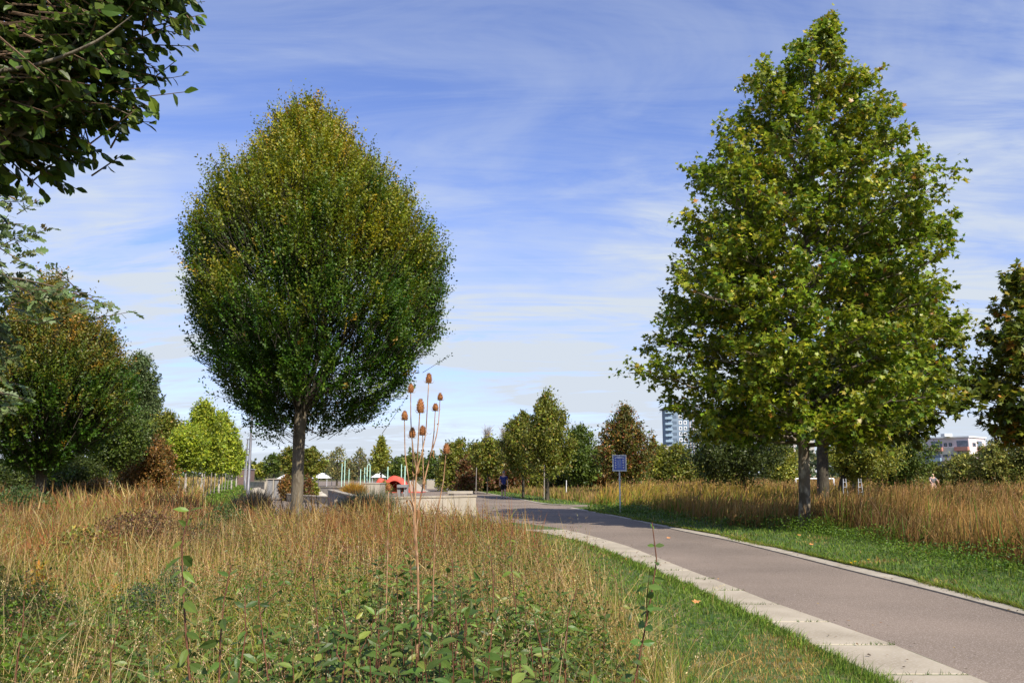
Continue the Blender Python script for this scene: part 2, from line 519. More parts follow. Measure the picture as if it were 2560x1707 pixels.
# concrete slabs on the left side of the path, each a piece of its own
sp = empty('slab_pavement', (0, 0, 0), None, None); sp['kind'] = 'structure'
def interp_y(PL, y):
    o = np.argsort(PL[:, 1])
    return np.interp(y, PL[o, 1], PL[o, 0])
joints = [gnd(2300, v)[1] for v in (1692, 1617, 1558.7, 1514.8, 1478.6, 1450)]
jy = [joints[0] - 1.08 * k for k in range(10, 0, -1)] + joints
while jy[-1] < SL[:, 1].max() - 1.2:
    jy.append(jy[-1] + 1.12)
g = Geo(); g.add(*strip(SL, SR, .0165)); g.build('joint_soil', M_lawn, sp)
r_ = random.Random(3)
slab_joint_pts = []
for a, b in zip(jy[:-1], jy[1:]):
    gap = .02
    y0, y1 = a + gap, b - gap
    z = .022 + r_.uniform(-.003, .004)
    poly = [(interp_y(SL, y0) + r_.uniform(0, .02), y0), (interp_y(SR, y0) - .012, y0), (interp_y(SR, y1) - .012, y1), (interp_y(SL, y1) + r_.uniform(0, .02), y1)]
    g = Geo()
    P = np.array(poly); c = P.mean(0); Q = c + (P - c) * np.array([.988, .99])
    V = np.vstack([np.c_[P, np.full(4, .0)], np.c_[P, np.full(4, z - .008)], np.c_[Q, np.full(4, z)]])
    F = [(i, (i + 1) % 4, 4 + (i + 1) % 4, 4 + i) for i in range(4)] + [(4 + i, 4 + (i + 1) % 4, 8 + (i + 1) % 4, 8 + i) for i in range(4)] + [(8, 9, 10, 11)]
    g.add(V, F)
    g.build('slab', M_slab, sp)
    slab_joint_pts.append((interp_y(SL, b), interp_y(SR, b), b))

# ------------------------------------------------------------------ regions
def inpoly(x, y, poly):
    P = np.asarray(poly); c = np.zeros(len(x), bool); j = len(P) - 1
    for i in range(len(P)):
        xi, yi = P[i]; xj, yj = P[j]
        with np.errstate(divide='ignore', invalid='ignore'):
            hit = ((yi > y) != (yj > y)) & (x < (xj - xi) * (y - yi) / (yj - yi + 1e-12) + xi)
        c ^= hit; j = i
    return c
MEADOW_L = [(1.05, 2), (1.0, 8), (.95, 11), (.55, 14), (.1, 18), (-.9, 21.5), (-3, 24), (-9.8, 25.5), (-12.8, 33), (-21.8, 58), (-75, 213), (-190, 213), (-90, 60), (-14, 2)]
front = [(a_ - .1, b_ - .8) for a_, b_ in (gnd(*p) for p in [(1500, 1268), (1600, 1282), (1804, 1312), (1967, 1320), (2130, 1341), (2294, 1386), (2560, 1462)])]
MEADOW_R = front + [(9.3, 8.0), (11, 3), (60, 3), (140, 140), (12, 140), (8, 60), (3.5, 39)]
far_lawn = [(x + 2.6, y + .4) for x, y in far_kerb[2:]]
MEADOW_C = [(5.5, 43)] + far_lawn + [(-9, 130), (12, 130), (8, 60)]
PATHP = [tuple(p) for p in SL] + [tuple(top_l)] + [(-1.2, 25), (-4, 27), (-10.2, 28), (-14.5, 45), (-25.3, 80), (-62, 190), (-30, 190)] + far_kerb[::-1][:-1] + [far_kerb[0], (12.5, far_kerb[0][1] - 1.4), (top_r[0] + .4, far_kerb[1][1] - 1.6)] + [tuple(p) for p in KO[::-1]]

def sample_view(n, y0, y1, umin=-150, umax=2710, power=1.0, r=rng, zbias=0):
    """ground points spread over what is in view, denser nearer"""
    t = r.uniform(0, 1, n)
    y = y0 * (y1 / y0) ** (t ** power)
    u = r.uniform(umin, umax, n)
    x = (u - 1280) / FPX * (y * CT - EYE * ST) * 1.0
    return x, y

def blades(g, x, y, z0, h, w, lean, az, cb, ct, nseg=3, waz=None, curve=1.8):
    n = len(x)
    if n == 0: return None
    if waz is None: waz = rng.uniform(0, 6.28, n)
    t = np.linspace(0, 1, nseg + 1)
    ld = np.c_[np.cos(az), np.sin(az)]
    wd = np.c_[np.cos(waz), np.sin(waz)]
    zz = h[:, None] * (t[None] - .28 * np.minimum(lean, 1.3)[:, None] ** 1.5 * t[None] ** 2.2)
    off = (h * lean)[:, None] * t[None] ** curve
    cx = x[:, None] + ld[:, :1] * off; cy = y[:, None] + ld[:, 1:] * off
    cz = np.broadcast_to(np.asarray(z0), (n,))[:, None] + zz
    ww = w[:, None] * np.array([.75, 1, .8, .55, .4, .3])[:nseg + 1][None] * .5
    L_ = np.stack([cx - wd[:, :1] * ww, cy - wd[:, 1:] * ww, cz], -1)
    R_ = np.stack([cx + wd[:, :1] * ww, cy + wd[:, 1:] * ww, cz], -1)
    V = np.empty((n, 2 * nseg + 1, 3))
    V[:, 0:2 * nseg:2] = L_[:, :nseg]; V[:, 1:2 * nseg:2] = R_[:, :nseg]
    V[:, 2 * nseg] = np.stack([cx[:, -1], cy[:, -1], cz[:, -1]], -1)
    tri = []
    for s_ in range(nseg - 1):
        a = 2 * s_
        tri += [(a, a + 1, a + 3), (a, a + 3, a + 2)]
    a = 2 * (nseg - 1); tri.append((a, a + 1, a + 2))
    F = (np.arange(n)[:, None, None] * (2 * nseg + 1) + np.array(tri)[None]).reshape(-1, 3)
    tt = np.r_[np.repeat(t[:nseg], 2), 1]
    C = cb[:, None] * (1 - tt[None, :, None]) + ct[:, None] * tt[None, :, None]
    g.add(V.reshape(-1, 3), F, C.reshape(-1, 3))
    tip = np.stack([cx[:, -1], cy[:, -1], cz[:, -1]], -1)
    pre = np.stack([cx[:, -2], cy[:, -2], cz[:, -2]], -1)
    return tip, unit(tip - pre)

def seeds(g, tip, d, n_per, length, size, col, spread=.3, wfac=.4):
    n = len(tip)
    s = rng.uniform(0, 1, (n, n_per))
    L = np.broadcast_to(length, (n,))
    P = tip[:, None] - d[:, None] * (s * L[:, None])[..., None] + rng.normal(0, 1, (n, n_per, 3)) * (spread * .15 * L)[:, None, None] * (.3 + s)[..., None]
    D = d[:, None] * 1.0 + rng.normal(0, .5, (n, n_per, 3))
    P = P.reshape(-1, 3); D = D.reshape(-1, 3)
    sz = np.repeat(np.broadcast_to(size, (n,)), n_per) * rng.uniform(.7, 1.3, n * n_per)
    cc = np.repeat(col, n_per, 0) * np.exp(rng.normal(0, .15, (n * n_per, 1)))
    leaves(g, P, D, rng.normal(size=P.shape), sz, sz * wfac, cc)

def A3(*c): return np.array(c, float)
TAN, STRAW, PALE = A3(.28, .18, .05), A3(.44, .30, .10), A3(.58, .45, .22)
RUST, BROWN = A3(.20, .075, .025), A3(.15, .085, .035)
GRN, YGRN, DGRN = A3(.10, .165, .012), A3(.21, .24, .022), A3(.05, .10, .010)

def wcol(n, cols, wts): return palette(n, cols, wts, .2)

# --- left meadow -------------------------------------------------------------
def meadow_left():
    g = Geo()
    # near green and tan grass
    for (N_, y0, y1, wpx, hm) in ((62000, 2.3, 7.0, 1.5, .50), (62000, 6.5, 24.5, 2.0, .52), (52000, 23, 200, 2.6, .62)):
        x, y = sample_view(N_, y0, y1, -120, 1800, .9)
        k = inpoly(x, y, MEADOW_L); x, y = x[k], y[k]; n = len(x)
        P2 = np.c_[x, y]
        a = snoise(P2, 1.6, 3) + .5 * snoise(P2, .5, 4)
        patch = snoise(P2, 4.0, 8)
        # greener towards the near left, straw towards the right, rust further back
        green = .88 * np.clip(1.25 - np.abs(x + 1.8) * .06 - (y - 3) * .10, 0, 1) + .34 * a + .27 - .25 * ((x > .1) & (y > 4.5))
        rust = np.clip((y - 7) / 6, 0, 1) * np.clip(1 - (y - 28) / 30, 0, 1) * np.clip(.62 + .8 * patch, .15, 1)
        rr = rng.uniform(0, 1, n)
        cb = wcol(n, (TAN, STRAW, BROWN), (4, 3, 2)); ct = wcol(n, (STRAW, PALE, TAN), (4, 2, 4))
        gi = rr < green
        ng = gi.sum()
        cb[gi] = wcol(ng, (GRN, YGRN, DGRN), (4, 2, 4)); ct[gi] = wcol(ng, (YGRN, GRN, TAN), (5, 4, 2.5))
        ri = (~gi) & (rng.uniform(0, 1, n) < rust * .95)
        cb[ri] = wcol(ri.sum(), (RUST * .8, BROWN), (3, 2)); ct[ri] = wcol(ri.sum(), (RUST * 1.3, TAN * .9, RUST), (3, 2, 2))
        tone = np.clip(1 + .28 * patch + .22 * snoise(P2, 1.1, 9), .45, 1.6)[:, None]; cb = cb * tone; ct = ct * tone
        h = hm * np.exp(rng.normal(0, .26, n)) * (1 + .2 * a) * np.clip(1 + .22 * snoise(P2, .42, 12), .5, 1.5); h[gi] *= .82; h *= np.where((y < 6.5) & (x > -1.7) & (x < .5), .8, 1)
        h = np.clip(h, .12, 1.0) * np.clip(1 + (y - 12) * .034, 1, 1.44)
        w = np.maximum(.0045, wpx * y / FPX * 1.0) * rng.uniform(.6, 1.3, n)
        lean = np.abs(rng.normal(.34, .34, n)); lean[gi] += .3
        lean[(x < .2) & (y < 8)] *= 1.5
        az = rng.normal(2.6, 1.5, n)
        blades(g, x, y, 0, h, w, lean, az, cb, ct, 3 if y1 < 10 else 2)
    o = g.build('meadow_grass', M_grass)
    tag(o, 'tall unmown grass, green and straw coloured, filling the left foreground', 'grass', kind='stuff')
    # dry and green forbs that break the grass up
    g = Geo()
    x, y = sample_view(6500, 4.5, 26, -100, 1500, .9)
    k = inpoly(x, y, MEADOW_L); x, y = x[k], y[k]; P2 = np.c_[x, y]
    a = snoise(P2, 2.4, 61) + .4 * snoise(P2, .8, 62)
    k = a > -.25; x, y, a = x[k], y[k], a[k]; n = len(x); m_ = 22
    kind = snoise(np.c_[x, y], 3.0, 63) + rng.normal(0, .35, n) - (y - 12) * .05 + (y < 9) * 1.0
    h = (.50 + .12 * a) * np.exp(rng.normal(0, .15, n)) * np.where(y > 12, 1.12, 1.0)
    C0 = np.repeat(np.c_[x, y, h * .78], m_, 0) + rng.normal(0, 1, (n * m_, 3)) * np.array([.11, .11, .13])
    L_ = np.maximum(.03, 4.2 * C0[:, 1] / FPX) * np.exp(rng.normal(0, .25, n * m_))
    cg = palette(n * m_, (DGRN, GRN, A3(.10, .12, .03)), (2, 3, 2)); cr_ = palette(n * m_, (RUST, A3(.13, .07, .035), A3(.20, .12, .06), A3(.12, .09, .03)), (2, 3, 2, 2))
    w_ = np.repeat(kind > -.05, m_)
    leaves(g, C0, rng.normal(size=C0.shape), rng.normal(size=C0.shape) + np.array([0, 0, .8]), L_, L_ * .42, np.where(w_[:, None], cg, cr_))
    o = g.build('wild_herbs', M_leaf)
    tag(o, 'patches of small leafed green and rust brown herbs among the left meadow grass', 'herbs', kind='stuff')
    # dry flowering stems with seed heads
    g = Geo()
    for (N_, y0, y1, hm, np_, sz) in ((2300, 2.6, 7, .74, 14, .010), (7500, 6.5, 25, .78, 9, .016), (9000, 24, 190, .85, 5, .05)):
        x, y = sample_view(N_, y0, y1, -100, 1700, 1.0)
        k = inpoly(x, y, MEADOW_L)
        a = snoise(np.c_[x, y], 2.0, 21)
        k &= (rng.uniform(0, 1, len(x)) < np.clip(.38 + .45 * a + (x > -.6) * .3 - (y < 5) * .3 - (x < -1.2) * (y < 8) * .15, .03, 1))
        x, y, a = x[k], y[k], a[k]; n = len(x)
        h = hm * np.exp(rng.normal(0, .15, n)) * (1 + .08 * a)
        w = np.maximum(.0028, 1.0 * y / FPX) * rng.uniform(.8, 1.3, n)
        cb = wcol(n, (STRAW, TAN, BROWN), (3, 3, 1)); ct = wcol(n, (STRAW, PALE, TAN), (3, 2, 3))
        lean = np.abs(rng.normal(.12, .16, n)); az = rng.uniform(0, 6.28, n)
        tip, d = blades(g, x, y, 0, h, w, lean, az, cb, ct, 3)
        sc = wcol(n, (PALE * .7, STRAW * .9, TAN, A3(.26, .14, .08), A3(.19, .09, .05)), (.8, 1.6, 3, 3.5, 2.5))
        seeds(g, tip, d, np_, .16 * np.exp(rng.normal(0, .3, n)), np.maximum(sz, 3.0 * y / FPX), sc, spread=.9, wfac=.4)
    o = g.build('seeding_grass', M_grass)
    tag(o, 'dry brown seed heads standing above the left meadow grass', 'grass', kind='stuff')
    # long arching straw stalks lying over the grass
    g = Geo()
    n = 950
    x, y = sample_view(n * 2, 2.6, 12, -60, 1750)
    k = inpoly(x, y, MEADOW_L); x, y = x[k], y[k]; n = len(x)
    tip, d = blades(g, x, y, .05, rng.uniform(.55, 1.0, n), np.maximum(.004, 1.1 * y / FPX), rng.uniform(.2, 1.1, n), rng.uniform(0, 6.28, n), wcol(n, (STRAW,), (1,)), wcol(n, (PALE,), (1,)), 5)
    k = rng.uniform(0, 1, n) < .5
    seeds(g, tip[k], d[k], 16, .14, .011, wcol(k.sum(), (PALE, PALE * .8, A3(.45, .3, .2)), (2, 2, 1)), spread=.35, wfac=.4)
    o = g.build('straw_stalk', M_grass)
    tag(o, 'bleached straw stalks arching over the left meadow', 'grass', kind='stuff')
meadow_left()

# --- right and centre meadows --------------------------------------------------
def meadow_right():
    g = Geo()
    x1, y1 = sample_view(118000, 8, 130, 1380, 3050, .75)
    k = inpoly(x1, y1, MEADOW_R); x, y = x1[k], y1[k]
    # height grows away from the mown strip
    fr = np.array(front)
    yf = np.interp(x, fr[::1, 0][np.argsort(fr[:, 0])], fr[np.argsort(fr[:, 0]), 1])
    dist = np.where(x < fr[:, 0].max() + 0.01, np.maximum(0, y - yf), 5) 
    dist = np.minimum(dist, 6)
    n = len(x); P2 = np.c_[x, y]
    a = snoise(P2, 2.2, 31) + .4 * snoise(P2, .7, 32)
    hh = np.clip(.13 + dist * .30, .12, .80) * (1 + .26 * a)
    h = hh * np.exp(rng.normal(0, .16, n))
    rr = rng.uniform(0, 1, n)
    gi = rr < np.clip(1.0 - dist * .36 + .3 * a, .14, 1)
    cb = wcol(n, (TAN * .95, A3(.24, .14, .045), BROWN), (4, 4, 3)); ct = wcol(n, (STRAW * .95, A3(.32, .19, .065), TAN, PALE * .8), (3, 4, 4, .6))
    ctn = np.clip(.80 + .30 * snoise(P2, 3.0, 35), .35, 1.4)[:, None] * np.array([1.05, .94, .85]); cb = cb * ctn; ct = ct * ctn
    gold = (~gi) & (y > 33) & (y < 70) & (x < 17) & (rng.uniform(0, 1, n) < .5)
    cb[gi] = wcol(gi.sum(), (GRN * .75, DGRN, YGRN * .7), (4, 4, 2)); ct[gi] = wcol(gi.sum(), (GRN, DGRN * 1.4, YGRN * .7), (4, 3, 2))
    cb[gold] = wcol(gold.sum(), (GRN, TAN), (1, 1)); ct[gold] = wcol(gold.sum(), (A3(.42, .27, .03), A3(.30, .24, .03)), (1, 1))
    w = np.maximum(.006, 2.0 * y / FPX) * rng.uniform(.6, 1.3, n)
    lean = np.abs(rng.normal(.3, .28, n)) * np.clip(1 + .6 * snoise(P2, 1.5, 36), .3, 2)
    lean[rng.uniform(0, 1, n) < .08] += .8
    blades(g, x, y, 0, h, w, lean, rng.normal(.3, 1.2, n), cb, ct, 3)
    # tufted seed heads
    k = (~gi) & (rng.uniform(0, 1, n) < .12)
    m_ = k.sum()
    tip, d = blades(g, x[k], y[k], 0, h[k] * 1.14, w[k] * .6, lean[k] * .7, rng.normal(.3, 1.2, m_), cb[k], ct[k], 3)
    seeds(g, tip, d, 5, .16, np.maximum(.02, 3.2 * y[k] / FPX), wcol(m_, (STRAW, TAN, A3(.34, .18, .09)), (2, 2, 2)), .6, .4)
    o = g.build('meadow_grass', M_grass)
    tag(o, 'tall tawny grass behind the mown verge right of the path', 'grass', kind='stuff')
    g = Geo()
    x, y = sample_view(26000, 40, 130, 1000, 1560, .9)
    k = inpoly(x, y, MEADOW_C); x, y = x[k], y[k]; n = len(x)
    cb = wcol(n, (GRN, TAN, BROWN), (3, 3, 2)); ct = wcol(n, (TAN, STRAW * .8, YGRN * .8, A3(.3, .17, .09)), (3, 2, 2, 2))
    blades(g, x, y, 0, .42 * np.exp(rng.normal(0, .25, n)), 2.4 * y / FPX, np.abs(rng.normal(.2, .2, n)), rng.uniform(0, 6, n), cb, ct, 2)
    o = g.build('meadow_grass', M_grass)
    tag(o, 'low brown grass between the far kerb and the central trees', 'grass', kind='stuff')
meadow_right()

# --- mown grass ---------------------------------------------------------------
def lawns():
    # sheets
    lawn_sheet = [(1.2, -6), (SL[0][0], -6)] + [tuple(p) for p in SL[::6]] + [tuple(SL[-1]), (-1.5, 25), (-.9, 21.5), (.1, 18), (.55, 14), (.95, 11), (1.0, 8)]
    sheet('lawn', [lawn_sheet[::-1]], .004, M_lawn)
    vr = [tuple(p) for p in KO] + [(top_r[0] + .5, far_kerb[1][1] - 1.7), (12.5, far_kerb[0][1] - 1.5), (12.5, 30), (13, 12), (13, -6)]
    sheet('lawn', [vr], .004, M_lawn)
    sheet('lawn', [[(5.5, 42)] + far_lawn + [tuple(p) for p in (FK + NR * .27)[::-1]][:-3]], .004, M_lawn)
    sheet('lawn', [[(-9.6, 25.5), (-10.3, 28), (-14.6, 45), (-25.4, 80), (-62.1, 190), (-68, 190), (-21.8, 58), (-12.8, 33)]], .006, M_lawn)
    g = Geo()
    def fill(N_, y0, y1, um, uM, test, hm, hs, cols, wts, wpx=1.7, pw=1.0, tipc=None):
        x, y = sample_view(N_, y0, y1, um, uM, pw)
        k = test(x, y); x, y = x[k], y[k]; n = len(x)
        a = snoise(np.c_[x, y], .9, 41); b = snoise(np.c_[x, y], .35, 42)
        dry = (a + .5 * b + 1.6 * np.exp(-((x - 2.1) ** 2 + ((y - 7.0) * .6) ** 2) / .6) + .9 * np.exp(-((x - 2.0) ** 2 + ((y - 9.2) * .7) ** 2) / .3)) > 1.0
        c = palette(n, cols, wts, .25); c[dry] = wcol(dry.sum(), (TAN * 1.1, STRAW * .95, YGRN), (3, 3, 1))
        h = hm * np.exp(rng.normal(0, hs, n)) * (1 + .3 * a); h[dry] *= .6
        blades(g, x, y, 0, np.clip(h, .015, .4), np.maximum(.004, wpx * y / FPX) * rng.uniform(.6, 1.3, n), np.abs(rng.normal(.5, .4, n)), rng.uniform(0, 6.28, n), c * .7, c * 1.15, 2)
    LG = (A3(.12, .19, .02), A3(.17, .25, .03), A3(.07, .13, .018), A3(.26, .23, .07))
    def near(x, y):
        xl = interp_y(SL, y)
        return (x < xl - rng.uniform(-.05, .05, len(x)) + .02 * 0) & (x > -2.2) & (y < SL[:, 1].max()) & ~inpoly(x, y, [(p[0] - .15, p[1]) for p in MEADOW_L]) 
    fill(90000, 4.4, 25, 1100, 2330, near, .06, .35, LG, (4, 4, 3, 1), pw=.9)
    # a denser fringe that overhangs the slab edge
    n = 9000
    y = rng.uniform(4.5, 20, n) ; y = 4.5 * (20 / 4.5) ** rng.uniform(0, 1, n)
    x = interp_y(SL, y) - np.abs(rng.normal(0, .12, n)) + .01 + .03 * np.sin(y * 7) 
    c = palette(n, LG, (4, 4, 3, 1), .25)
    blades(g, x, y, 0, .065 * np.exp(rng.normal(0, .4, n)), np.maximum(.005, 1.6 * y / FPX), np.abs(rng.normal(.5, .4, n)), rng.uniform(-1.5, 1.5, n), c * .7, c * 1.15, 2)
    def right(x, y):
        xk = interp_y(KO, y)
        return (x > xk + rng.uniform(-.03, .06, len(x))) & ((y < KO[:, 1].max()) | (x > top_r[0] + .4)) & (y < far_kerb[0][1] - 1.6) & (x < 13.5) & ~inpoly(x, y, MEADOW_R)
    fill(96000, 7.5, 38.5, 1400, 3000, right, .07, .35, LG, (5, 3, 4, 1), pw=.8)
    def farl(x, y):
        return inpoly(x, y, [(5.5, 42)] + far_lawn + [tuple(p) for p in (FK + NR * .3)[::-1]])
    fill(12000, 40, 112, 1080, 1520, farl, .08, .3, LG, (5, 3, 4, 1), 2.2)
    def leftl(x, y):
        return inpoly(x, y, [(-9.6, 25.5), (-10.3, 28), (-14.6, 45), (-25.4, 80), (-62.1, 190), (-68, 190), (-21.8, 58), (-12.8, 33)])
    fill(30000, 25, 190, 480, 640, leftl, .12, .3, LG, (5, 3, 4, 1), 2.4)
    o = g.build('lawn_grass', M_grass)
    tag(o, 'short mown green grass along both sides of the path', 'grass', kind='stuff')
    # weeds along the verge on the right: low dark leafy band
    g = Geo()
    n = 22000
    s = rng.uniform(0, 1, n); fa = np.array(front)
    t = s * (len(fa) - 1); i = np.minimum(t.astype(int), len(fa) - 2); f = (t - i)[:, None]
    p = fa[i] * (1 - f) + fa[i + 1] * f
    x = p[:, 0] + rng.normal(.0, .5, n); y = p[:, 1] + rng.normal(.1, .75, n)
    a = snoise(np.c_[x, y], 1.3, 51)
    k = (a > -.25) & (x > interp_y(KO, y) + .55); x, y, a = x[k], y[k], a[k]; n = len(x)
    P = np.c_[x, y, rng.uniform(.02, .24, n) * (1 + a)]
    leaves(g, P, np.c_[rng.normal(size=(n, 2)), rng.normal(.4, .3, n)], np.c_[rng.normal(0, .5, (n, 2)), np.ones(n)], np.maximum(.05, 5 * y / FPX), np.maximum(.03, 2.6 * y / FPX), palette(n, (DGRN, GRN, GRN * 1.2), (3, 3, 2)), T_D)
    o = g.build('verge_weeds', M_leaf)
    tag(o, 'low dark green weeds between the verge and the tawny grass', 'weeds', kind='stuff')
    # tufts in the slab joints
    g = Geo()
    for xl, xr, yj in slab_joint_pts:
        if yj < 5 or yj > 17: continue
        n = random.randrange(25, 80)
        x = xl + (xr - xl) * np.clip(rng.normal(rng.uniform(.3, .8), .22, n), .02, .98)
        blades(g, x, np.full(n, yj) + rng.normal(0, .012, n), .0, rng.uniform(.02, .075, n), np.full(n, .006), np.abs(rng.normal(.6, .4, n)), rng.uniform(0, 6.28, n), palette(n, (DGRN,), (1,)), palette(n, (GRN, DGRN), (1, 1)), 2)
    o = g.build('joint_weeds', M_grass)
    tag(o, 'small grass tufts growing in the joints of the slab pavement', 'grass', kind='stuff')
lawns()

# ------------------------------------------------------------------ big trees
def rows_to_profile(rows, Y):
    z = np.array([hgt(v, Y) for v, a, b in rows]); xl = np.array([xat(a, v, Y) for v, a, b in rows]); xr = np.array([xat(b, v, Y) for v, a, b in rows])
    o = np.argsort(z); z, xl, xr = z[o], xl[o], xr[o]
    return z, (xl + xr) / 2, (xr - xl) / 2

def hornbeam(u0, Y, rows, nshoot, leafL, label, name, trunk_r, cols_top, cols_low, seed, limb_n=26, vbase=None, m_bark=None, kshoot=11, shootL=.42, hole=-.55):
    r = np.random.default_rng(seed)
    z, xc, rad = rows_to_profile(rows, Y)
    rad = np.maximum(rad - .34 - .16 * (rad > 3), .12)
    z = z[0] + (z - z[0]) * (1 - 1.05 / (z[-1] - z[0])); rad = rad * np.where(z > z[0] + .78 * (z[-1] - z[0]), .86, 1)
    zb, zt = z[0], z[-1]
    X0 = (u0 - 1280) / FPX * (Y * CT - EYE * ST)
    org = (X0, Y, 0)
    root = empty(name, org, label, 'tree')
    zf = zb + (zt - zb) * .06
    # trunk
    g = Geo()
    tz = np.r_[-.05, .12, .5, 1.2, 2.0, zb, zf + .3]
    tx = np.interp(tz, [0, zf, zt], [X0, X0, np.interp(zf, z, xc) * .3 + X0 * .7])
    tr = trunk_r * np.array([1.45, 1.2, 1.03, 1.0, .97, 1.02, 1.0])
    tube(g, np.c_[tx, np.full(len(tz), Y) + .03 * np.sin(tz * 2), tz], tr, 14)
    g.build('trunk', m_bark or M_bark, root, True, org)
    # limbs rise from the top of the trunk and fan out
    for i in range(limb_n):
        az = i * 2.39996 + r.uniform(-.3, .3)
        fz = .25 + .72 * ((i + .5) / limb_n)
        ze = zb + (zt - zb) * fz
        re = np.interp(ze, z, rad) * .8 * (1.0 if i < limb_n - 3 else .15)
        xe = np.interp(ze, z, xc) + math.cos(az) * re; ye = Y + math.sin(az) * re
        t = np.linspace(0, 1, 9)
        rt = t ** 1.15 * (1 - .15 * np.sin(t * 3.14))
        p0 = np.array([tx[-1], Y, zf + r.uniform(-.35, .7)])
        out = np.c_[p0[0] + (xe - p0[0]) * rt, p0[1] + (ye - p0[1]) * rt, p0[2] + (ze - p0[2]) * (t ** .9)]
        out[1:-1] += r.normal(0, .05, (7, 3))
        g = Geo(); tube(g, out, trunk_r * .5 * (1 - .88 * t) ** 1.0 + .008, 6)
        g.build('limb', M_barkd, root, True, org)
    # shoots
    n = nshoot
    zz = r.uniform(zb, zt, n * 3)
    rr_ = np.interp(zz, z, rad)
    keep = r.uniform(0, 1, n * 3) < (rr_ / rad.max()) ** 1.0 + .05
    zz, rr_ = zz[keep][:n], rr_[keep][:n]; n = len(zz)
    az = r.uniform(0, 6.283, n)
    q = r.uniform(0, 1, n) ** .42
    lump = 1 + .05 * snoise(np.c_[np.cos(az) * 2, np.sin(az) * 2, zz * .6], 1.0, seed + 1) + .04 * snoise(np.c_[np.cos(az) * 4, np.sin(az) * 4, zz], 1.0, seed + 2)
    rad_q = rr_ * q * lump
    xcn = np.interp(zz, z, xc)
    P = np.c_[xcn + np.cos(az) * rad_q, Y + np.sin(az) * rad_q, zz]
    # most shoots gather round the ends of upright boughs
    nc = int(min(330, n / 55)); ck = r.choice(n, nc, replace=False); CP = P[ck]
    cen = np.array([xcn.mean(), Y, 0])
    m_ = r.uniform(0, 1, n) < .52; ci = r.integers(0, nc, n)
    tgt = CP[ci]; sc = np.clip((np.interp(tgt[:, 2], z, rad)) / rad.max(), .35, 1)[:, None]
    Pn = tgt + np.clip(r.normal(0, 1, (n, 3)), -2, 2) * np.array([.18, .18, .40]) * (.5 + .5 * sc)
    P[m_] = Pn[m_]; zz = P[:, 2]; ctone = np.where(m_, r.normal(0, .13, nc)[ci], 0)
    hol = snoise(P, 1.05, seed + 5) + .35 * snoise(P, .5, seed + 6)
    low = np.clip((zz - zb) / (zt - zb), 0, 1)
    az = np.arctan2(P[:, 1] - Y, P[:, 0] - np.interp(zz, z, xc))
    k = (hol > hole + .02 - .45 * low + (r.uniform(0, 1, n) * .3))
    # lower half thinner so the sky shows through it
    k &= (r.uniform(0, 1, n) < .72 + .5 * low)
    P, az, q, low, ctone = P[k], az[k], q[k], low[k], ctone[k]; n = len(P)
    outd = np.c_[np.cos(az), np.sin(az), np.zeros(n)]
    el = .35 + 1.7 * low ** 1.1
    D = unit(outd * 1.0 * (q[:, None]) + np.c_[np.zeros((n, 2)), el] + r.normal(0, .22, (n, 3)))
    SL_ = shootL * np.exp(r.normal(0, .3, n)) * (1 + .3 * (low > .75) * (q > .8))
    K = kshoot
    s = (np.arange(K) + .5) / K
    LP = P[:, None] + D[:, None] * (s[None, :, None] * SL_[:, None, None]) + r.normal(0, .018, (n, K, 3))
    side = unit(np.cross(D, r.normal(size=(n, 3))))
    sg = np.where(np.arange(K) % 2 == 0, 1.0, -1.0)
    LD = D[:, None] * .75 + side[:, None] * sg[None, :, None] * .8 + r.normal(0, .18, (n, K, 3)) + np.array([0, 0, -.15])
    LN = np.cross(D, side)[:, None] * np.sign(r.normal(size=(n, 1, 1))) * .6 + np.array([0, 0, .8]) + outd[:, None] * .35 + r.normal(0, .28, (n, K, 3))
    ncol = snoise(P, .9, seed + 9)
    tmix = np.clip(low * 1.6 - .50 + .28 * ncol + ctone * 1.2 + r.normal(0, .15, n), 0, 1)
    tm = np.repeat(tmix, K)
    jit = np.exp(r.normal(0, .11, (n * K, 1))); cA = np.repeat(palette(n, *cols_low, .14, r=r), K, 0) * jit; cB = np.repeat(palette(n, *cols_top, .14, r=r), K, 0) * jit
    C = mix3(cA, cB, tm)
    g = Geo()
    Ls = leafL * np.exp(r.normal(0, .2, n * K))
    leaves(g, LP.reshape(-1, 3), LD.reshape(-1, 3), LN.reshape(-1, 3), Ls, Ls * .55, C)
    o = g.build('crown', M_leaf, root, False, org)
    # fine twigs through the crown
    g = Geo()
    kk = np.argsort(-q + r.uniform(0, .25, n))[:4200]
    for i in kk:
        a = P[i] - D[i] * SL_[i] * 1.2
        tube(g, [a, P[i], P[i] + D[i] * SL_[i] * .8], [.010, .006, .003], 3, cap=False)
    g.build('twig', M_barkd, root, False, org)['kind'] = 'stuff'
    return root

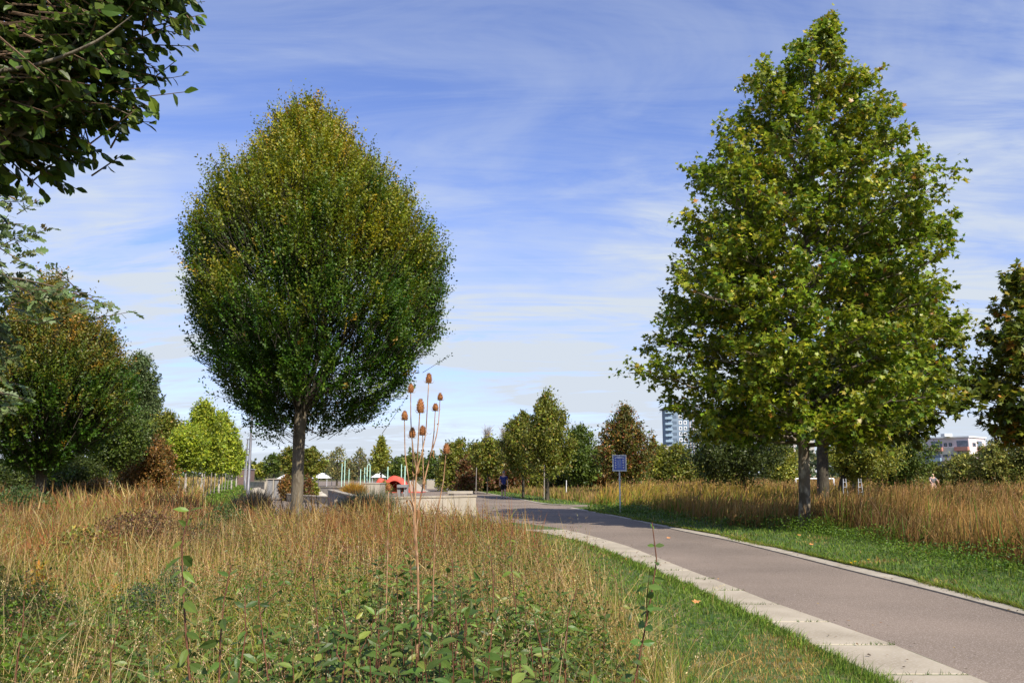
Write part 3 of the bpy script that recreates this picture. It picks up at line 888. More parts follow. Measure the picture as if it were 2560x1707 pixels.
HB_rows = [(190, 772, 800), (215, 755, 815), (245, 700, 850), (300, 632, 905), (360, 592, 962), (420, 548, 1010), (500, 485, 1068), (560, 463, 1112), (640, 450, 1130), (720, 448, 1132), (800, 460, 1122), (880, 492, 1080), (950, 520, 1030), (1000, 560, 985), (1050, 620, 925), (1092, 680, 830)]
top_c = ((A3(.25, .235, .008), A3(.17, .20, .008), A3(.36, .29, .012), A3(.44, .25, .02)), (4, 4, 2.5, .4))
low_c = ((A3(.032, .085, .005), A3(.055, .12, .007), A3(.09, .15, .009), A3(.30, .2, .02)), (4, 4, 2, .10))  # dark green lower leaves, darkened further to paint in shade under the crown
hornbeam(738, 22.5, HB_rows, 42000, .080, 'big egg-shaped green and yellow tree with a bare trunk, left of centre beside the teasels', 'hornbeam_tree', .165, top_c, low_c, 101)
HB2 = [(668, 105, 140), (700, 60, 190), (760, 20, 235), (800, -20, 290), (850, -60, 310), (902, -85, 330), (960, -100, 345), (1015, -95, 338), (1053, -70, 300), (1095, -25, 258), (1143, 20, 189), (1175, 55, 140)]
top_c2 = ((A3(.22, .17, .02), A3(.12, .12, .016), A3(.36, .19, .02)), (4, 4, 2.5))
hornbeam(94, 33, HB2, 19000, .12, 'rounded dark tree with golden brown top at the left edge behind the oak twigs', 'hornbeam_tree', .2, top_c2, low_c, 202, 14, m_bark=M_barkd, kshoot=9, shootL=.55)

def limb_tree(u0, Y, rows, label, name, axis_uv, trunk_r, n_limb, n_sub, n_twig, n_leaf, leafL, cols, seed, T=T_S, n_obj=300, m_bark=None, zfork=None, up0=.15, wfac=1.0, dens=1.0, m_leaf=None):
    r = np.random.default_rng(seed)
    z, xc, rad = rows_to_profile(rows, Y)
    fz_ = (z - z[0]) / (z[-1] - z[0])
    rad = np.maximum(rad - .42 - .55 * np.clip((fz_ - .55) / .25, 0, 1), .12)
    zb, zt = z[0], z[-1]
    X0 = (u0 - 1280) / FPX * (Y * CT - EYE * ST)
    org = (X0, Y, 0)
    root = empty(name, org, label, 'tree')
    az_ = np.array([(hgt(v, Y), xat(u, v, Y)) for u, v in axis_uv])
    az_ = az_[np.argsort(az_[:, 0])]
    ax = lambda q: np.interp(q, np.r_[0, az_[:, 0]], np.r_[X0, az_[:, 1]])
    tz = np.r_[-.05, .15, .5, 1, 1.8, 2.6, np.linspace(3.4, zt * .93, 9)]
    g = Geo()
    tr = trunk_r * np.clip(1.04 - np.maximum(tz - 1.5, 0) / (zt * 1.0), .06, 1.1); tr[0] *= 1.35; tr[1] *= 1.18
    tube(g, np.c_[ax(tz) + .03 * np.sin(tz * 1.7), Y + .04 * np.sin(tz * 1.3), tz], tr, 14)
    g.build('trunk', m_bark or M_plane, root, True, org)
    LPs, LDs, LNs = [], [], []
    tw = Geo()
    for i in range(n_limb):
        f = (i + .5) / n_limb
        ze = zb + (zt - zb) * (f ** 1.15)
        a = i * 2.39996 + r.uniform(-.35, .35)
        re = np.interp(ze, z, rad) * r.uniform(.74, 1.03) * (1.14 if i % 7 == 3 else 1)
        rise = re * (up0 + .75 * f)
        zs = max(zb * .92 + .1, ze - rise)
        xs = ax(zs); p0 = np.array([xs, Y, zs])
        cxe = np.interp(ze, z, xc)
        p1 = np.array([cxe + math.cos(a) * re, Y + math.sin(a) * re * .95, ze])
        t = np.linspace(0, 1, 9)
        pts = p0 + (p1 - p0) * t[:, None]
        pts[:, 2] += .10 * re * np.sin(t * 3.14) * (1 if f > .3 else .4)
        pts[1:-1] += r.normal(0, .06, (7, 3))
        lr = max(.012, trunk_r * (.36 - .25 * f))
        g = Geo(); tube(g, pts, lr * (1 - .85 * t) + .006, 6)
        g.build('limb', m_bark or M_plane, root, True, org)
        dirL = unit(p1 - p0)
        ns = max(3, int(n_sub * (re / rad.max()) ** .9))
        for j in range(ns):
            tt = .22 + .78 * (j + .5) / ns
            b = np.array([np.interp(tt, t, pts[:, q]) for q in range(3)])
            sgn = 1 if j % 2 else -1
            lat = unit(np.cross(dirL, [0, 0, 1])) * sgn
            sl_ = re * (.42 - .22 * tt) * r.uniform(.7, 1.3) + .25
            sd = unit(dirL * .8 + lat * r.uniform(.3, 1.1) + np.array([0, 0, r.uniform(-.1, .6)]))
            e = b + sd * sl_
            tube(tw, [b, (b + e) / 2 + r.normal(0, .04, 3), e], [.018, .012, .006], 4, cap=False)
            for k in range(n_twig):
                q = .25 + .75 * (k + r.uniform(0, 1)) / n_twig
                c = b + (e - b) * q
                td = unit(sd * .7 + r.normal(0, .65, 3) + np.array([0, 0, .1]))
                tl = r.uniform(.25, .6) * (1.0 + .3 * (Y > 30))
                nl = int(n_leaf * r.uniform(.6, 1.3))
                s = r.uniform(.15, 1, nl)
                P_ = c + td * (s * tl)[:, None] + r.normal(0, .07, (nl, 3))
                LPs.append(P_)
                LDs.append(td * .5 + r.normal(0, .75, (nl, 3)) + np.array([0, 0, -.35]))
                LNs.append(np.array([0, 0, .9]) + td * .3 + r.normal(0, .5, (nl, 3)))
    tw.build('twig', m_bark or M_plane, root, False, org)['kind'] = 'stuff'
    P = np.concatenate(LPs); D = np.concatenate(LDs); Nn = np.concatenate(LNs)
    n = len(P)
    if dens < 1:
        k = r.uniform(0, 1, n) < dens; P, D, Nn = P[k], D[k], Nn[k]; n = len(P)
    low = np.clip((P[:, 2] - zb) / (zt - zb), 0, 1)
    C = palette(n, *cols, r=r)
    C = C * (1 + .35 * snoise(P, 1.2, seed + 3)[:, None] * np.array([.6, .25, .2]))
    C = np.clip(C, .004, .8)
    Ls = leafL * np.exp(r.normal(0, .22, n))
    sel = np.zeros(n, bool)
    if n_obj:
        # the largest looking leaves are objects of their own: nearest to the eye
        score = P[:, 1] - (Ls / leafL) * 3
        idx = np.argsort(score)[:n_obj * 3]
        idx = r.choice(idx, n_obj, replace=False); sel[idx] = True
        mv = leaf_variants(name, T, [C[i] for i in idx[:8]], m_leaf or M_leaf)
        leaf_objects(root, P[sel], D[sel], Nn[sel], Ls[sel], Ls[sel] * wfac, mv, org)
    g = Geo(); k = ~sel
    leaves(g, P[k], D[k], Nn[k], Ls[k], Ls[k] * wfac, C[k], T)
    g.build('crown', m_leaf or M_leaf, root, False, org)['kind'] = 'stuff'
    return root, n

PL_rows = [(68, 2045, 2090), (95, 1990, 2130), (128, 1930, 2165), (190, 1845, 2215), (255, 1790, 2255), (319, 1775, 2262), (383, 1745, 2300), (446, 1715, 2345), (510, 1725, 2385), (574, 1705, 2370), (638, 1680, 2362), (702, 1672, 2355), (765, 1640, 2370), (829, 1645, 2370), (893, 1620, 2365), (957, 1632, 2350), (1020, 1645, 2340), (1075, 1690, 2290), (1105, 1780, 2220)]
plane_c = ((A3(.165, .225, .012), A3(.24, .28, .016), A3(.09, .155, .012), A3(.32, .30, .03), A3(.34, .17, .03)), (4, 4, 2.2, 1.6, .15))
_, nl = limb_tree(2010, 24.0, PL_rows, 'tall pointed green plane tree with a pale mottled trunk right of the path', 'plane_tree', [(2012, 900), (2014, 638), (2040, 330), (2062, 40)], .16, 96, 17, 7, 17, .128, plane_c, 303, n_obj=300, dens=.8, m_leaf=M_leaf_gloss)
print('plane leaves', nl)
PL2 = [(705, 2190, 2300), (760, 2130, 2400), (830, 2080, 2430), (900, 2060, 2440), (960, 2050, 2440), (1020, 2040, 2420), (1070, 2060, 2380), (1100, 2100, 2300)]
limb_tree(2057, 33.0, PL2, 'dark plane tree with a black trunk directly behind the tall pointed one', 'plane_tree', [(2057, 1000), (2200, 720)], .23, 54, 9, 5, 9, .25, ((A3(.07, .10, .01), A3(.10, .13, .012), A3(.14, .15, .015)), (3, 3, 1)), 304, n_obj=0, m_bark=M_barkd)
PL3 = [(690, 2520, 2560), (720, 2495, 2610), (790, 2455, 2680), (850, 2435, 2720), (950, 2415, 2740), (1040, 2425, 2740), (1090, 2470, 2690), (1112, 2510, 2650)]
limb_tree(2600, 33.0, PL3, 'green tree with orange tinged leaves at the right edge above the shrub bank', 'plane_tree', [(2600, 1000), (2560, 700)], .2, 46, 9, 5, 9, .22, ((A3(.10, .14, .014), A3(.15, .17, .018), A3(.22, .20, .02), A3(.32, .15, .02)), (3, 3, 2, .4)), 305, n_obj=0, m_bark=M_barkd)

# ------------------------------------------------------------------ overhanging branches at the upper left
def crown_patch(P0, n_shoot, K, shootL, leafL, wfac, T, cols, poly, yr, name, label, trunk_xy, trunk_r, limbs, seed, m_leaf, droop=-.4, n_obj=300, trunk_top=6.0):
    """near crown whose outline in the x-z plane is poly and whose depth runs over yr"""
    r = np.random.default_rng(seed)
    org = (trunk_xy[0], trunk_xy[1], 0)
    root = empty(name, org, label, 'tree')
    g = Geo()
    tz = np.linspace(-.05, trunk_top, 9)
    tube(g, np.c_[trunk_xy[0] + .05 * np.sin(tz), trunk_xy[1] + .04 * np.cos(tz * 1.3), tz], trunk_r * (1.1 - .09 * tz), 12)
    g.build('trunk', M_bark, root, True, org)
    for pts, r0 in limbs:
        pts = np.array(pts, float)
        t = np.linspace(0, 1, 14); tt = np.linspace(0, 1, len(pts))
        Q = np.stack([np.interp(t, tt, pts[:, i]) for i in range(3)], -1)
        Q[1:-1] = (Q[:-2] + Q[1:-1] + Q[2:]) / 3
        g = Geo(); tube(g, Q, r0 * (1 - .97 * t) + .0015, 7)
        g.build('limb', M_bark, root, True, org)
    PP = np.array(poly)
    lo, hi = PP.min(0), PP.max(0)
    x = r.uniform(lo[0], hi[0], n_shoot * 6); zz = r.uniform(lo[1], hi[1], n_shoot * 6)
    k = inpoly(x, zz, poly); x, zz = x[k][:n_shoot], zz[k][:n_shoot]; n = len(x)
    y = r.uniform(yr[0], yr[1], n)
    P = np.c_[x, y, zz]
    # shoots are drawn outwards, away from the trunk
    cen = np.array([trunk_xy[0], trunk_xy[1], zz.mean() + .2])
    D = unit(unit(P - cen) * 1.0 + r.normal(0, .45, (n, 3)) + np.array([.3, 0, -.05]))
    P = P - D * shootL * .8
    s = (np.arange(K) + .5) / K
    SLn = shootL * np.exp(r.normal(0, .2, n))
    LP = P[:, None] + D[:, None] * (s[None, :, None] * SLn[:, None, None])
    side = unit(np.cross(D, np.array([0, 0, 1.0])) + r.normal(0, .3, (n, 3)))
    sg = np.where(np.arange(K) % 2 == 0, 1.0, -1.0)
    LD = D[:, None] * .7 + side[:, None] * sg[None, :, None] * .8 + r.normal(0, .25, (n, K, 3)) + np.array([0, 0, droop])
    LN = np.array([.1, -.35, .6]) + r.normal(0, .65, (n, K, 3))
    tw = Geo()
    for i in range(n):
        tube(tw, [P[i] - D[i] * .1, P[i] + D[i] * SLn[i] * .5, P[i] + D[i] * SLn[i]], [.006, .004, .002], 4, cap=False)
    tw.build('twig', M_twig, root, False, org)['kind'] = 'stuff'
    P, D, Nn = LP.reshape(-1, 3), LD.reshape(-1, 3), LN.reshape(-1, 3)
    n = len(P)
    C = palette(n, *cols, r=r)
    L = leafL * np.exp(r.normal(0, .2, n))
    uu, vv, dd = proj(P)
    inview = (uu > -20) & (uu < 2580) & (vv > -20) & (vv < 1720)
    idx = np.where(inview)[0]
    sc = L[idx] / dd[idx]
    idx = idx[np.argsort(-sc)][:n_obj]
    sel = np.zeros(n, bool); sel[idx] = True
    mv = leaf_variants(name, T, palette(10, *cols, r=r), m_leaf)
    leaf_objects(root, P[sel], D[sel], Nn[sel], L[sel], L[sel] * wfac, mv, org)
    g = Geo(); k = ~sel
    leaves(g, P[k], D[k], Nn[k], L[k], L[k] * wfac, C[k], T)
    g.build('crown', m_leaf, root, False, org)['kind'] = 'stuff'
    return root
Yo = 4.0
pl = [(-600, 450), (-120, 430), (-20, 400), (40, 415), (60, 385), (30, 350), (130, 340), (160, 270), (210, 300), (250, 240), (265, 255), (265, 200), (310, 165), (285, 120), (310, 90), (310, 20), (400, -5), (420, -120), (330, -230), (100, -330), (-400, -420), (-900, -300)]
poly = [(xat(u, v, Yo), hgt(v, Yo)) for u, v in pl]
ob_c = ((A3(.055, .09, .012), A3(.085, .135, .016), A3(.14, .18, .02), A3(.04, .07, .01)), (4, 3, 1.2, 3))
T1 = (-4.9, 4.2)
limbs = [([(T1[0], T1[1], 2.6), at(-300, 500, 4.1), at(0, 365, 4.0), at(110, 210, 3.9), at(250, 20, 3.9)], .034),
         ([(T1[0], T1[1], 2.9), at(-300, 200, 3.8), at(60, 180, 3.8), at(240, 110, 3.7), at(330, 40, 3.7)], .022),
         ([(T1[0], T1[1], 2.4), at(-200, 480, 4.3), at(20, 400, 4.3), at(100, 400, 4.3)], .022),
         ([at(0, 365, 4.0), at(120, 290, 4.1), at(260, 260, 4.2), at(330, 290, 4.2)], .02),
         ([(T1[0], T1[1], 3.4), at(-300, -300, 4.2), at(100, -500, 4.4), at(450, -700, 4.2)], .05),
         ([(T1[0], T1[1], 3.2), at(-200, 0, 4.6), at(120, -100, 4.6), at(400, -150, 4.6)], .04)]
crown_patch(None, 3100, 7, .25, .078, .58, T_O, ob_c, poly, (3.75, 4.55), 'overhanging_tree', 'tree whose big dark oval leaves hang into the upper left corner', T1, .14, limbs, 404, M_leaf, droop=-.55)

# oak twigs below it
Yk = 7.0
def pz(pl, Y): return [(xat(u, v, Y), hgt(v, Y)) for u, v in pl]
oak_poly = pz([(-900, 300), (-300, 380), (0, 450), (35, 470), (20, 540), (70, 525), (92, 590), (60, 615), (70, 650), (30, 690), (60, 690), (120, 685), (170, 720), (250, 745), (235, 775), (180, 790), (90, 800), (20, 790), (-60, 900), (0, 965), (50, 985), (60, 1005), (0, 1015), (-60, 1030), (-700, 1000), (-1100, 700)], Yk)
T2 = (-8.2, 7.6)
oak_c = ((A3(.10, .14, .045), A3(.14, .19, .065), A3(.07, .11, .03), A3(.30, .2, .04)), (4, 3, 3, .25))
limbs2 = [([(T2[0], T2[1], 2.0), at(-300, 600, 7.2), at(0, 560, 7.0), at(60, 560, 6.9)], .02),
          ([(T2[0], T2[1], 1.8), at(-300, 720, 7.2), at(0, 685, 7.0), at(130, 715, 6.9), at(265, 748, 6.8)], .018),
          ([(T2[0], T2[1], 1.7), at(-300, 1000, 7.2), at(0, 980, 7.0), at(60, 995, 6.9)], .02)]
crown_patch(None, 640, 8, .28, .10, .85, T_K, oak_c, oak_poly, (6.6, 7.7), 'oak_tree', 'oak with lobed grey green leaves reaching in from the left edge', T2, .16, limbs2, 505, M_leaf, droop=-.2, trunk_top=5.0)
# the long twig that reaches right
# ------------------------------------------------------------------ background trees
def profile(kind, f):
    if kind == 'round': return np.sqrt(np.clip(1 - (2 * f - 1) ** 2, 0, 1)) * .98 + .02
    if kind == 'oval': return np.clip(np.sin(math.pi * f ** .8), 0, 1) ** .7
    if kind == 'cone': return np.clip((1 - f ** 1.7) ** .9 * np.minimum(1, f * 4 + .5), 0, 1)
    if kind == 'ovate': return np.clip(np.sin(math.pi * np.clip(f, 0, 1) ** .58), 0, 1) ** .85 * .97 + .03
    if kind == 'column': return np.clip(np.minimum(1, f * 5 + .4) * (1 - f ** 4), 0, 1)
    if kind == 'bush': return np.sqrt(np.clip(1 - f ** 2, 0, 1))
    return np.ones_like(f)
G1 = ((A3(.06, .10, .015), A3(.09, .13, .02), A3(.04, .07, .012)), (3, 3, 2))
PAL = {
 'green': ((A3(.075, .115, .015), A3(.11, .145, .02), A3(.05, .08, .012)), (3, 3, 2)),
 'dark': ((A3(.045, .065, .012), A3(.07, .09, .015)), (2, 2)),
 'blue': ((A3(.11, .15, .05), A3(.08, .115, .035)), (2, 2)),
 'olive': ((A3(.15, .165, .02), A3(.20, .20, .025), A3(.10, .125, .015), A3(.24, .15, .03)), (3, 2, 2, .4)),
 'rusty': ((A3(.20, .10, .025), A3(.26, .13, .03), A3(.12, .09, .02)), (3, 2, 3)),
 'lime': ((A3(.24, .30, .022), A3(.33, .36, .03), A3(.15, .21, .02)), (3, 3, 2)),
 'yellow': ((A3(.26, .25, .03), A3(.16, .19, .025)), (2, 2)),
 'red': ((A3(.20, .075, .03), A3(.15, .08, .03), A3(.11, .10, .02)), (2.4, 2, 3)),
 'willow': ((A3(.20, .19, .07), A3(.14, .15, .05), A3(.24, .18, .06)), (3, 3, 1)),
 'maple': ((A3(.24, .08, .03), A3(.13, .11, .02), A3(.09, .11, .018), A3(.30, .16, .03)), (1.3, 4, 4, 1.2)),
 'bank': ((A3(.21, .22, .04), A3(.28, .26, .05), A3(.14, .165, .03), A3(.24, .18, .03)), (3, 3, 3, .6)),
}
def bg_tree(name, u, vt, vb, wpx, Y, kind, pal, label, trunk=.12, ut=None, dens=1.0, m_trunk=None, group=None, clump=.5, trunk_px=None, cat='tree', depth=1.0):
    seed = int(u * 7 + vt * 3 + Y) % 100003
    r = np.random.default_rng(seed)
    X = xat(u, vb, Y)
    if ut is None: ut = u
    X0 = (ut - 1280) / FPX * (Y * CT - EYE * ST)
    org = (X0, Y, 0)
    zb, zt = hgt(vb, Y), hgt(vt, Y)
    if kind == 'bush': zb = .0
    xtop = X0 * .5 + .5 * xat(u, vt, Y) if False else X
    rad = wpx / 2 / FPX * Y * CT
    root = empty(name, org, label, cat, group)
    if trunk:
        g = Geo()
        tz = np.linspace(-.05, zb + (zt - zb) * .75, 7)
        f = tz / tz[-1]
        tube(g, np.c_[X0 + (X - X0) * f ** 2, np.full(7, Y), tz], trunk * (1.05 - .8 * np.clip(f, 0, 1)), 7)
        for i in range(7):
            a = i * 2.4; zs = zb + (zt - zb) * (.02 + .08 * i)
            rr = rad * .6 * float(profile(kind, np.array([.15 + .1 * i]))[0])
            tube(g, [(X, Y, zs), (X + math.cos(a) * rr * .6, Y + math.sin(a) * rr * .6, zs + rr * .5), (X + math.cos(a) * rr, Y + math.sin(a) * rr, zs + rr * 1.1)], [trunk * .35, trunk * .2, .01], 5, cap=False)
        g.build('trunk', m_trunk or M_barkd, root, True, org)
    area = wpx * abs(vb - vt) * .75
    if trunk and kind in ('round', 'oval', 'cone'): vt_ = vt
    n = int(min(22000, max(400, area * 1.15)) * dens)
    nc = max(10, int(34 * clump * 2 * min(3, area / 8000 + .6)))
    # clumps over the volume
    f = r.uniform(0, 1, nc * 4); pr = profile(kind, f)
    kk = r.uniform(0, 1, nc * 4) < pr ** 1.2 + .05
    f, pr = f[kk][:nc], pr[kk][:nc]; nc = len(f)
    a = r.uniform(0, 6.28, nc); q = r.uniform(.2, 1, nc) ** .5
    cr = rad * r.uniform(.2, .42, nc)
    rr = np.maximum(0, rad * pr - cr * .35) * q
    C0 = np.c_[X + np.cos(a) * rr, Y + np.sin(a) * rr * depth, zb + (zt - zb) * (f * .95 + .03)]
    C0[:, 2] = np.minimum(C0[:, 2], zt - cr * .7)
    vh = (zt - zb) / max(2 * rad, .01)
    ci = r.integers(0, nc, n)
    d = unit(r.normal(size=(n, 3)))
    q = r.uniform(0, 1, n) ** .45
    sc = cr[ci] * q
    P = C0[ci] + d * sc[:, None] * np.array([1, 1, min(1.35, max(.8, vh))])
    # ascending branches that carry most of the leaves and end in separate tips
    H_ = zt - zb
    nsh = int(26 + 22 * min(2, area / 9000)); m_ = int(n * (.68 if kind != 'bush' else .5))
    fs = r.uniform(.12, 1, nsh) ** .75; as_ = r.uniform(0, 6.28, nsh)
    fs[0] = 1.0
    ri = rad * profile(kind, np.minimum(fs, .985)) * r.uniform(.62, 1.32, nsh); ri[0] = .05
    tgt = np.c_[X + np.cos(as_) * ri, Y + np.sin(as_) * ri, zb + H_ * fs * r.uniform(.94, 1.0, nsh)]
    b0 = np.c_[X + np.cos(as_) * ri * .12, Y + np.sin(as_) * ri * .12, zb + H_ * np.maximum(.0, fs * .8 - .30 - .2 * ri / rad)]
    si = r.integers(0, nsh, m_); tq = r.uniform(.12, 1, m_) ** .7
    P[:m_] = b0[si] + (tgt - b0)[si] * tq[:, None]
    P[:m_, 2] += H_ * .03 * np.sin(tq * 3.1)
    sg_ = (rad * .15 * (1.22 - tq ** 2))[:, None]
    P[:m_] += np.clip(r.normal(0, 1, (m_, 3)), -1.9, 1.9) * sg_
    ci[:m_] = si % nc
    P[:, 2] = np.minimum(P[:, 2], zt + .02 * H_)
    P[:, 2] = np.maximum(P[:, 2], .05)
    ls = max(.085, 5.6 * Y / FPX)
    if dens < .6: ls *= .8
    D = d * .5 + r.normal(0, .6, (n, 3)); Nn = d + np.array([0, 0, .5]) + r.normal(0, .5, (n, 3))
    pc = palette(n, *PAL[pal], r=r)
    ctint = np.exp(r.normal(0, .16, nc))[ci]
    pc = pc * ctint[:, None]
    g = Geo()
    L = ls * np.exp(r.normal(0, .25, n))
    leaves(g, P, D, Nn, L, L * .62, pc)
    g.build('crown' if trunk else 'foliage', M_leaf, root, False, org)['kind'] = 'stuff'
    return root

BT = [
 # name, u, vtop, vbot, width, Y, kind, palette, label, trunk
 ('poplar_tree', 335, 880, 1130, 96, 75, 'round', 'blue', 'tall grey green tree rising behind the left rounded tree', .2, {}),
 ('poplar_tree', 362, 955, 1130, 70, 85, 'round', 'blue', 'lower grey green tree just right of its taller twin', .15, {}),
 ('maple_tree', 285, 1005, 1172, 165, 44, 'round', 'green', 'small maple with a white painted trunk under the left rounded tree', .12, {'ut': 270, 'm_trunk': M_white_bark}),
 ('shrub', 190, 1135, 1240, 170, 41, 'bush', 'dark', 'dark green shrub in the shade beneath the left rounded tree', 0, {}),
 ('shrub', 30, 1150, 1250, 200, 43, 'bush', 'dark', 'dark shrub at the left edge behind the meadow', 0, {}),
 ('shrub', 290, 1105, 1230, 140, 50, 'bush', 'olive', 'olive shrub between the white trunk and the rust brown bush', 0, {}),
 ('shrub', 366, 1080, 1225, 150, 48, 'bush', 'rusty', 'rust brown bush in front of the yellow green trees on the left', 0, {}),
 ('field_maple', 408, 1026, 1186, 130, 60, 'oval', 'olive', 'olive brown tree behind the rust brown bush', .14, {}),
 ('young_lime_tree', 462, 1062, 1178, 100, 51, 'round', 'lime', 'low yellow green tree, nearest of the row left of the lamp post', .08, {'m_trunk': M_white_bark}),
 ('young_lime_tree', 502, 998, 1182, 118, 57, 'oval', 'lime', 'tallest yellow green tree of the row left of the lamp post', .09, {'m_trunk': M_white_bark}),
 ('young_lime_tree', 546, 1030, 1184, 110, 68, 'oval', 'lime', 'pointed yellow green tree right of the tallest one in the row', .09, {'m_trunk': M_white_bark}),
 ('young_lime_tree', 578, 1084, 1188, 72, 84, 'ovate', 'lime', 'small yellow green tree near the far end of the row', .09, {'m_trunk': M_white_bark}),
 ('young_lime_tree', 590, 1118, 1188, 34, 105, 'round', 'lime', 'smallest yellow green tree, last of the row beside the lamp post', .09, {'m_trunk': M_white_bark}),
 ('spruce_tree', 606, 1146, 1192, 16, 165, 'cone', 'dark', 'tiny dark conifer left of the lamp post', .15, {}),
 ('spruce_tree', 634, 1150, 1192, 14, 175, 'cone', 'dark', 'tiny dark conifer right of the lamp post', .15, {}),
 ('distant_tree', 652, 1156, 1192, 40, 130, 'round', 'yellow', 'small yellowish tree between the lamp post and the round green tree', .12, {}),
 ('distant_tree', 684, 1134, 1184, 50, 98, 'round', 'green', 'round green tree left of the big bare trunk', .12, {}),
 ('distant_tree', 722, 1118, 1186, 60, 86, 'round', 'olive', 'olive tree touching the left side of the big bare trunk', .15, {}),
 ('distant_tree', 776, 1116, 1190, 64, 84, 'round', 'olive', 'olive tree just right of the big bare trunk', .15, {}),
 ('willow_tree', 842, 1115, 1194, 62, 112, 'oval', 'willow', 'yellowish feathery willow, left one of the pale pair', .15, {'dens': .55}),
 ('willow_tree', 896, 1120, 1194, 62, 116, 'oval', 'willow', 'thin feathery willow, right one of the pale pair', .15, {'dens': .42, 'm_trunk': M_bare}),
 ('birch_tree', 952, 1090, 1180, 62, 86, 'cone', 'yellow', 'pointed yellow green birch above the red play mound', .12, {'dens': .7}),
 ('distant_tree', 990, 1140, 1192, 44, 105, 'round', 'green', 'green tree between the pointed birch and the teasels', .12, {}),
 ('distant_tree', 1030, 1136, 1196, 60, 112, 'oval', 'olive', 'olive tree seen through the teasel stems', .12, {}),
 ('distant_tree', 1078, 1130, 1198, 50, 112, 'cone', 'green', 'green tree just right of the teasel stems', .12, {}),
 ('distant_tree', 1108, 1148, 1200, 44, 100, 'round', 'dark', 'dark tree left of the shrubbery by the walking person', .12, {}),
 ('shrub', 1142, 1098, 1222, 110, 78, 'bush', 'olive', 'tall olive shrub at the left end of the central shrubbery', 0, {}),
 ('shrub', 1168, 1138, 1225, 70, 70, 'bush', 'red', 'reddish bush in the central shrubbery left of the walking person', 0, {}),
 ('shrub', 1192, 1104, 1220, 100, 80, 'bush', 'green', 'green shrub behind the reddish bush', 0, {}),
 ('small_ash_tree', 1222, 1090, 1190, 88, 66, 'round', 'olive', 'small brownish tree with a thin trunk left of the walking person', .06, {'ut': 1218, 'dens': .8}),
 ('shrub', 1270, 1118, 1225, 100, 78, 'bush', 'red', 'reddish bush behind the walking person', 0, {}),
 ('shrub', 1230, 1160, 1225, 90, 80, 'bush', 'dark', 'dark low shrub behind the thin brownish tree', 0, {}),
 ('ash_tree', 1308, 1026, 1190, 120, 56, 'oval', 'olive', 'narrow olive tree leaning on the left of the tallest central tree', .1, {'dens': .85}),
 ('ash_tree', 1372, 972, 1190, 138, 51, 'ovate', 'olive', 'tallest central tree, dark with a pointed top, right of the walking person', .14, {'ut': 1368, 'dens': .95}),
 ('alder_tree', 1452, 1058, 1210, 108, 76, 'oval', 'green', 'fresh green rounded tree left of the reddish maple', .14, {}),
 ('shrub', 1340, 1120, 1222, 110, 84, 'bush', 'olive', 'olive shrub behind the trunk of the tallest central tree', 0, {}),
 ('shrub', 1430, 1130, 1222, 110, 82, 'bush', 'dark', 'dark shrub beneath the fresh green tree', 0, {}),
 ('shrub', 1500, 1118, 1222, 100, 80, 'bush', 'rusty', 'rusty shrub left of the blue sign', 0, {}),
 ('red_maple', 1566, 1006, 1200, 150, 61, 'ovate', 'maple', 'reddish brown maple rising behind the blue sign', .14, {'ut': 1580, 'dens': .9}),
 ('shrub', 1560, 1135, 1222, 130, 80, 'bush', 'green', 'green shrub beneath the reddish maple', 0, {}),
 ('shrub', 1640, 1105, 1222, 110, 84, 'bush', 'yellow', 'yellow green shrub below the blue grey tower', 0, {}),
 ('shrub', 1700, 1110, 1222, 90, 82, 'bush', 'olive', 'olive shrub left of the dark spreading maple', 0, {}),
 ('maple_tree', 1832, 1036, 1202, 255, 47, 'round', 'dark', 'dark spreading maple under the left side of the tall plane tree', .14, {'ut': 1864}),
 ('shrub', 1960, 1105, 1222, 100, 82, 'bush', 'yellow', 'yellowish shrub behind the pale trunk of the tall plane tree', 0, {}),
 ('shrub', 1780, 1145, 1222, 150, 84, 'bush', 'olive', 'low olive shrub behind the dark spreading maple', 0, {}),
 ('maple_tree', 2165, 1055, 1198, 190, 44, 'round', 'yellow', 'yellow green maple with a thin trunk behind the dark plane tree', .2, {'ut': 2102, 'trunk_px': 1}),
 ('maple_tree', 2232, 1040, 1212, 176, 50, 'round', 'green', 'leafy maple whose crown almost touches the tawny grass', .2, {'ut': 2130}),
 ('shrub', 2330, 1163, 1222, 130, 62, 'bush', 'bank', 'grey green shrub below the pink apartment block', 0, {}),
 ('shrub', 2425, 1130, 1224, 150, 60, 'bush', 'bank', 'olive shrub in the middle of the bank on the right', 0, {}),
 ('shrub', 2510, 1100, 1224, 170, 58, 'bush', 'bank', 'highest shrub of the bank under the right edge tree', 0, {}),
 ('shrub', 2600, 1090, 1224, 140, 56, 'bush', 'bank', 'shrub of the bank cut by the right edge', 0, {}),
 ('shrub', 2290, 1160, 1222, 90, 66, 'bush', 'olive', 'low olive shrub at the left foot of the bank', 0, {}),
]
for name, u, vt, vb, w, Y, kind, pal, label, tr, kw in BT:
    bg_tree(name, u, vt, vb, w, Y, kind, pal, label, tr, **kw)

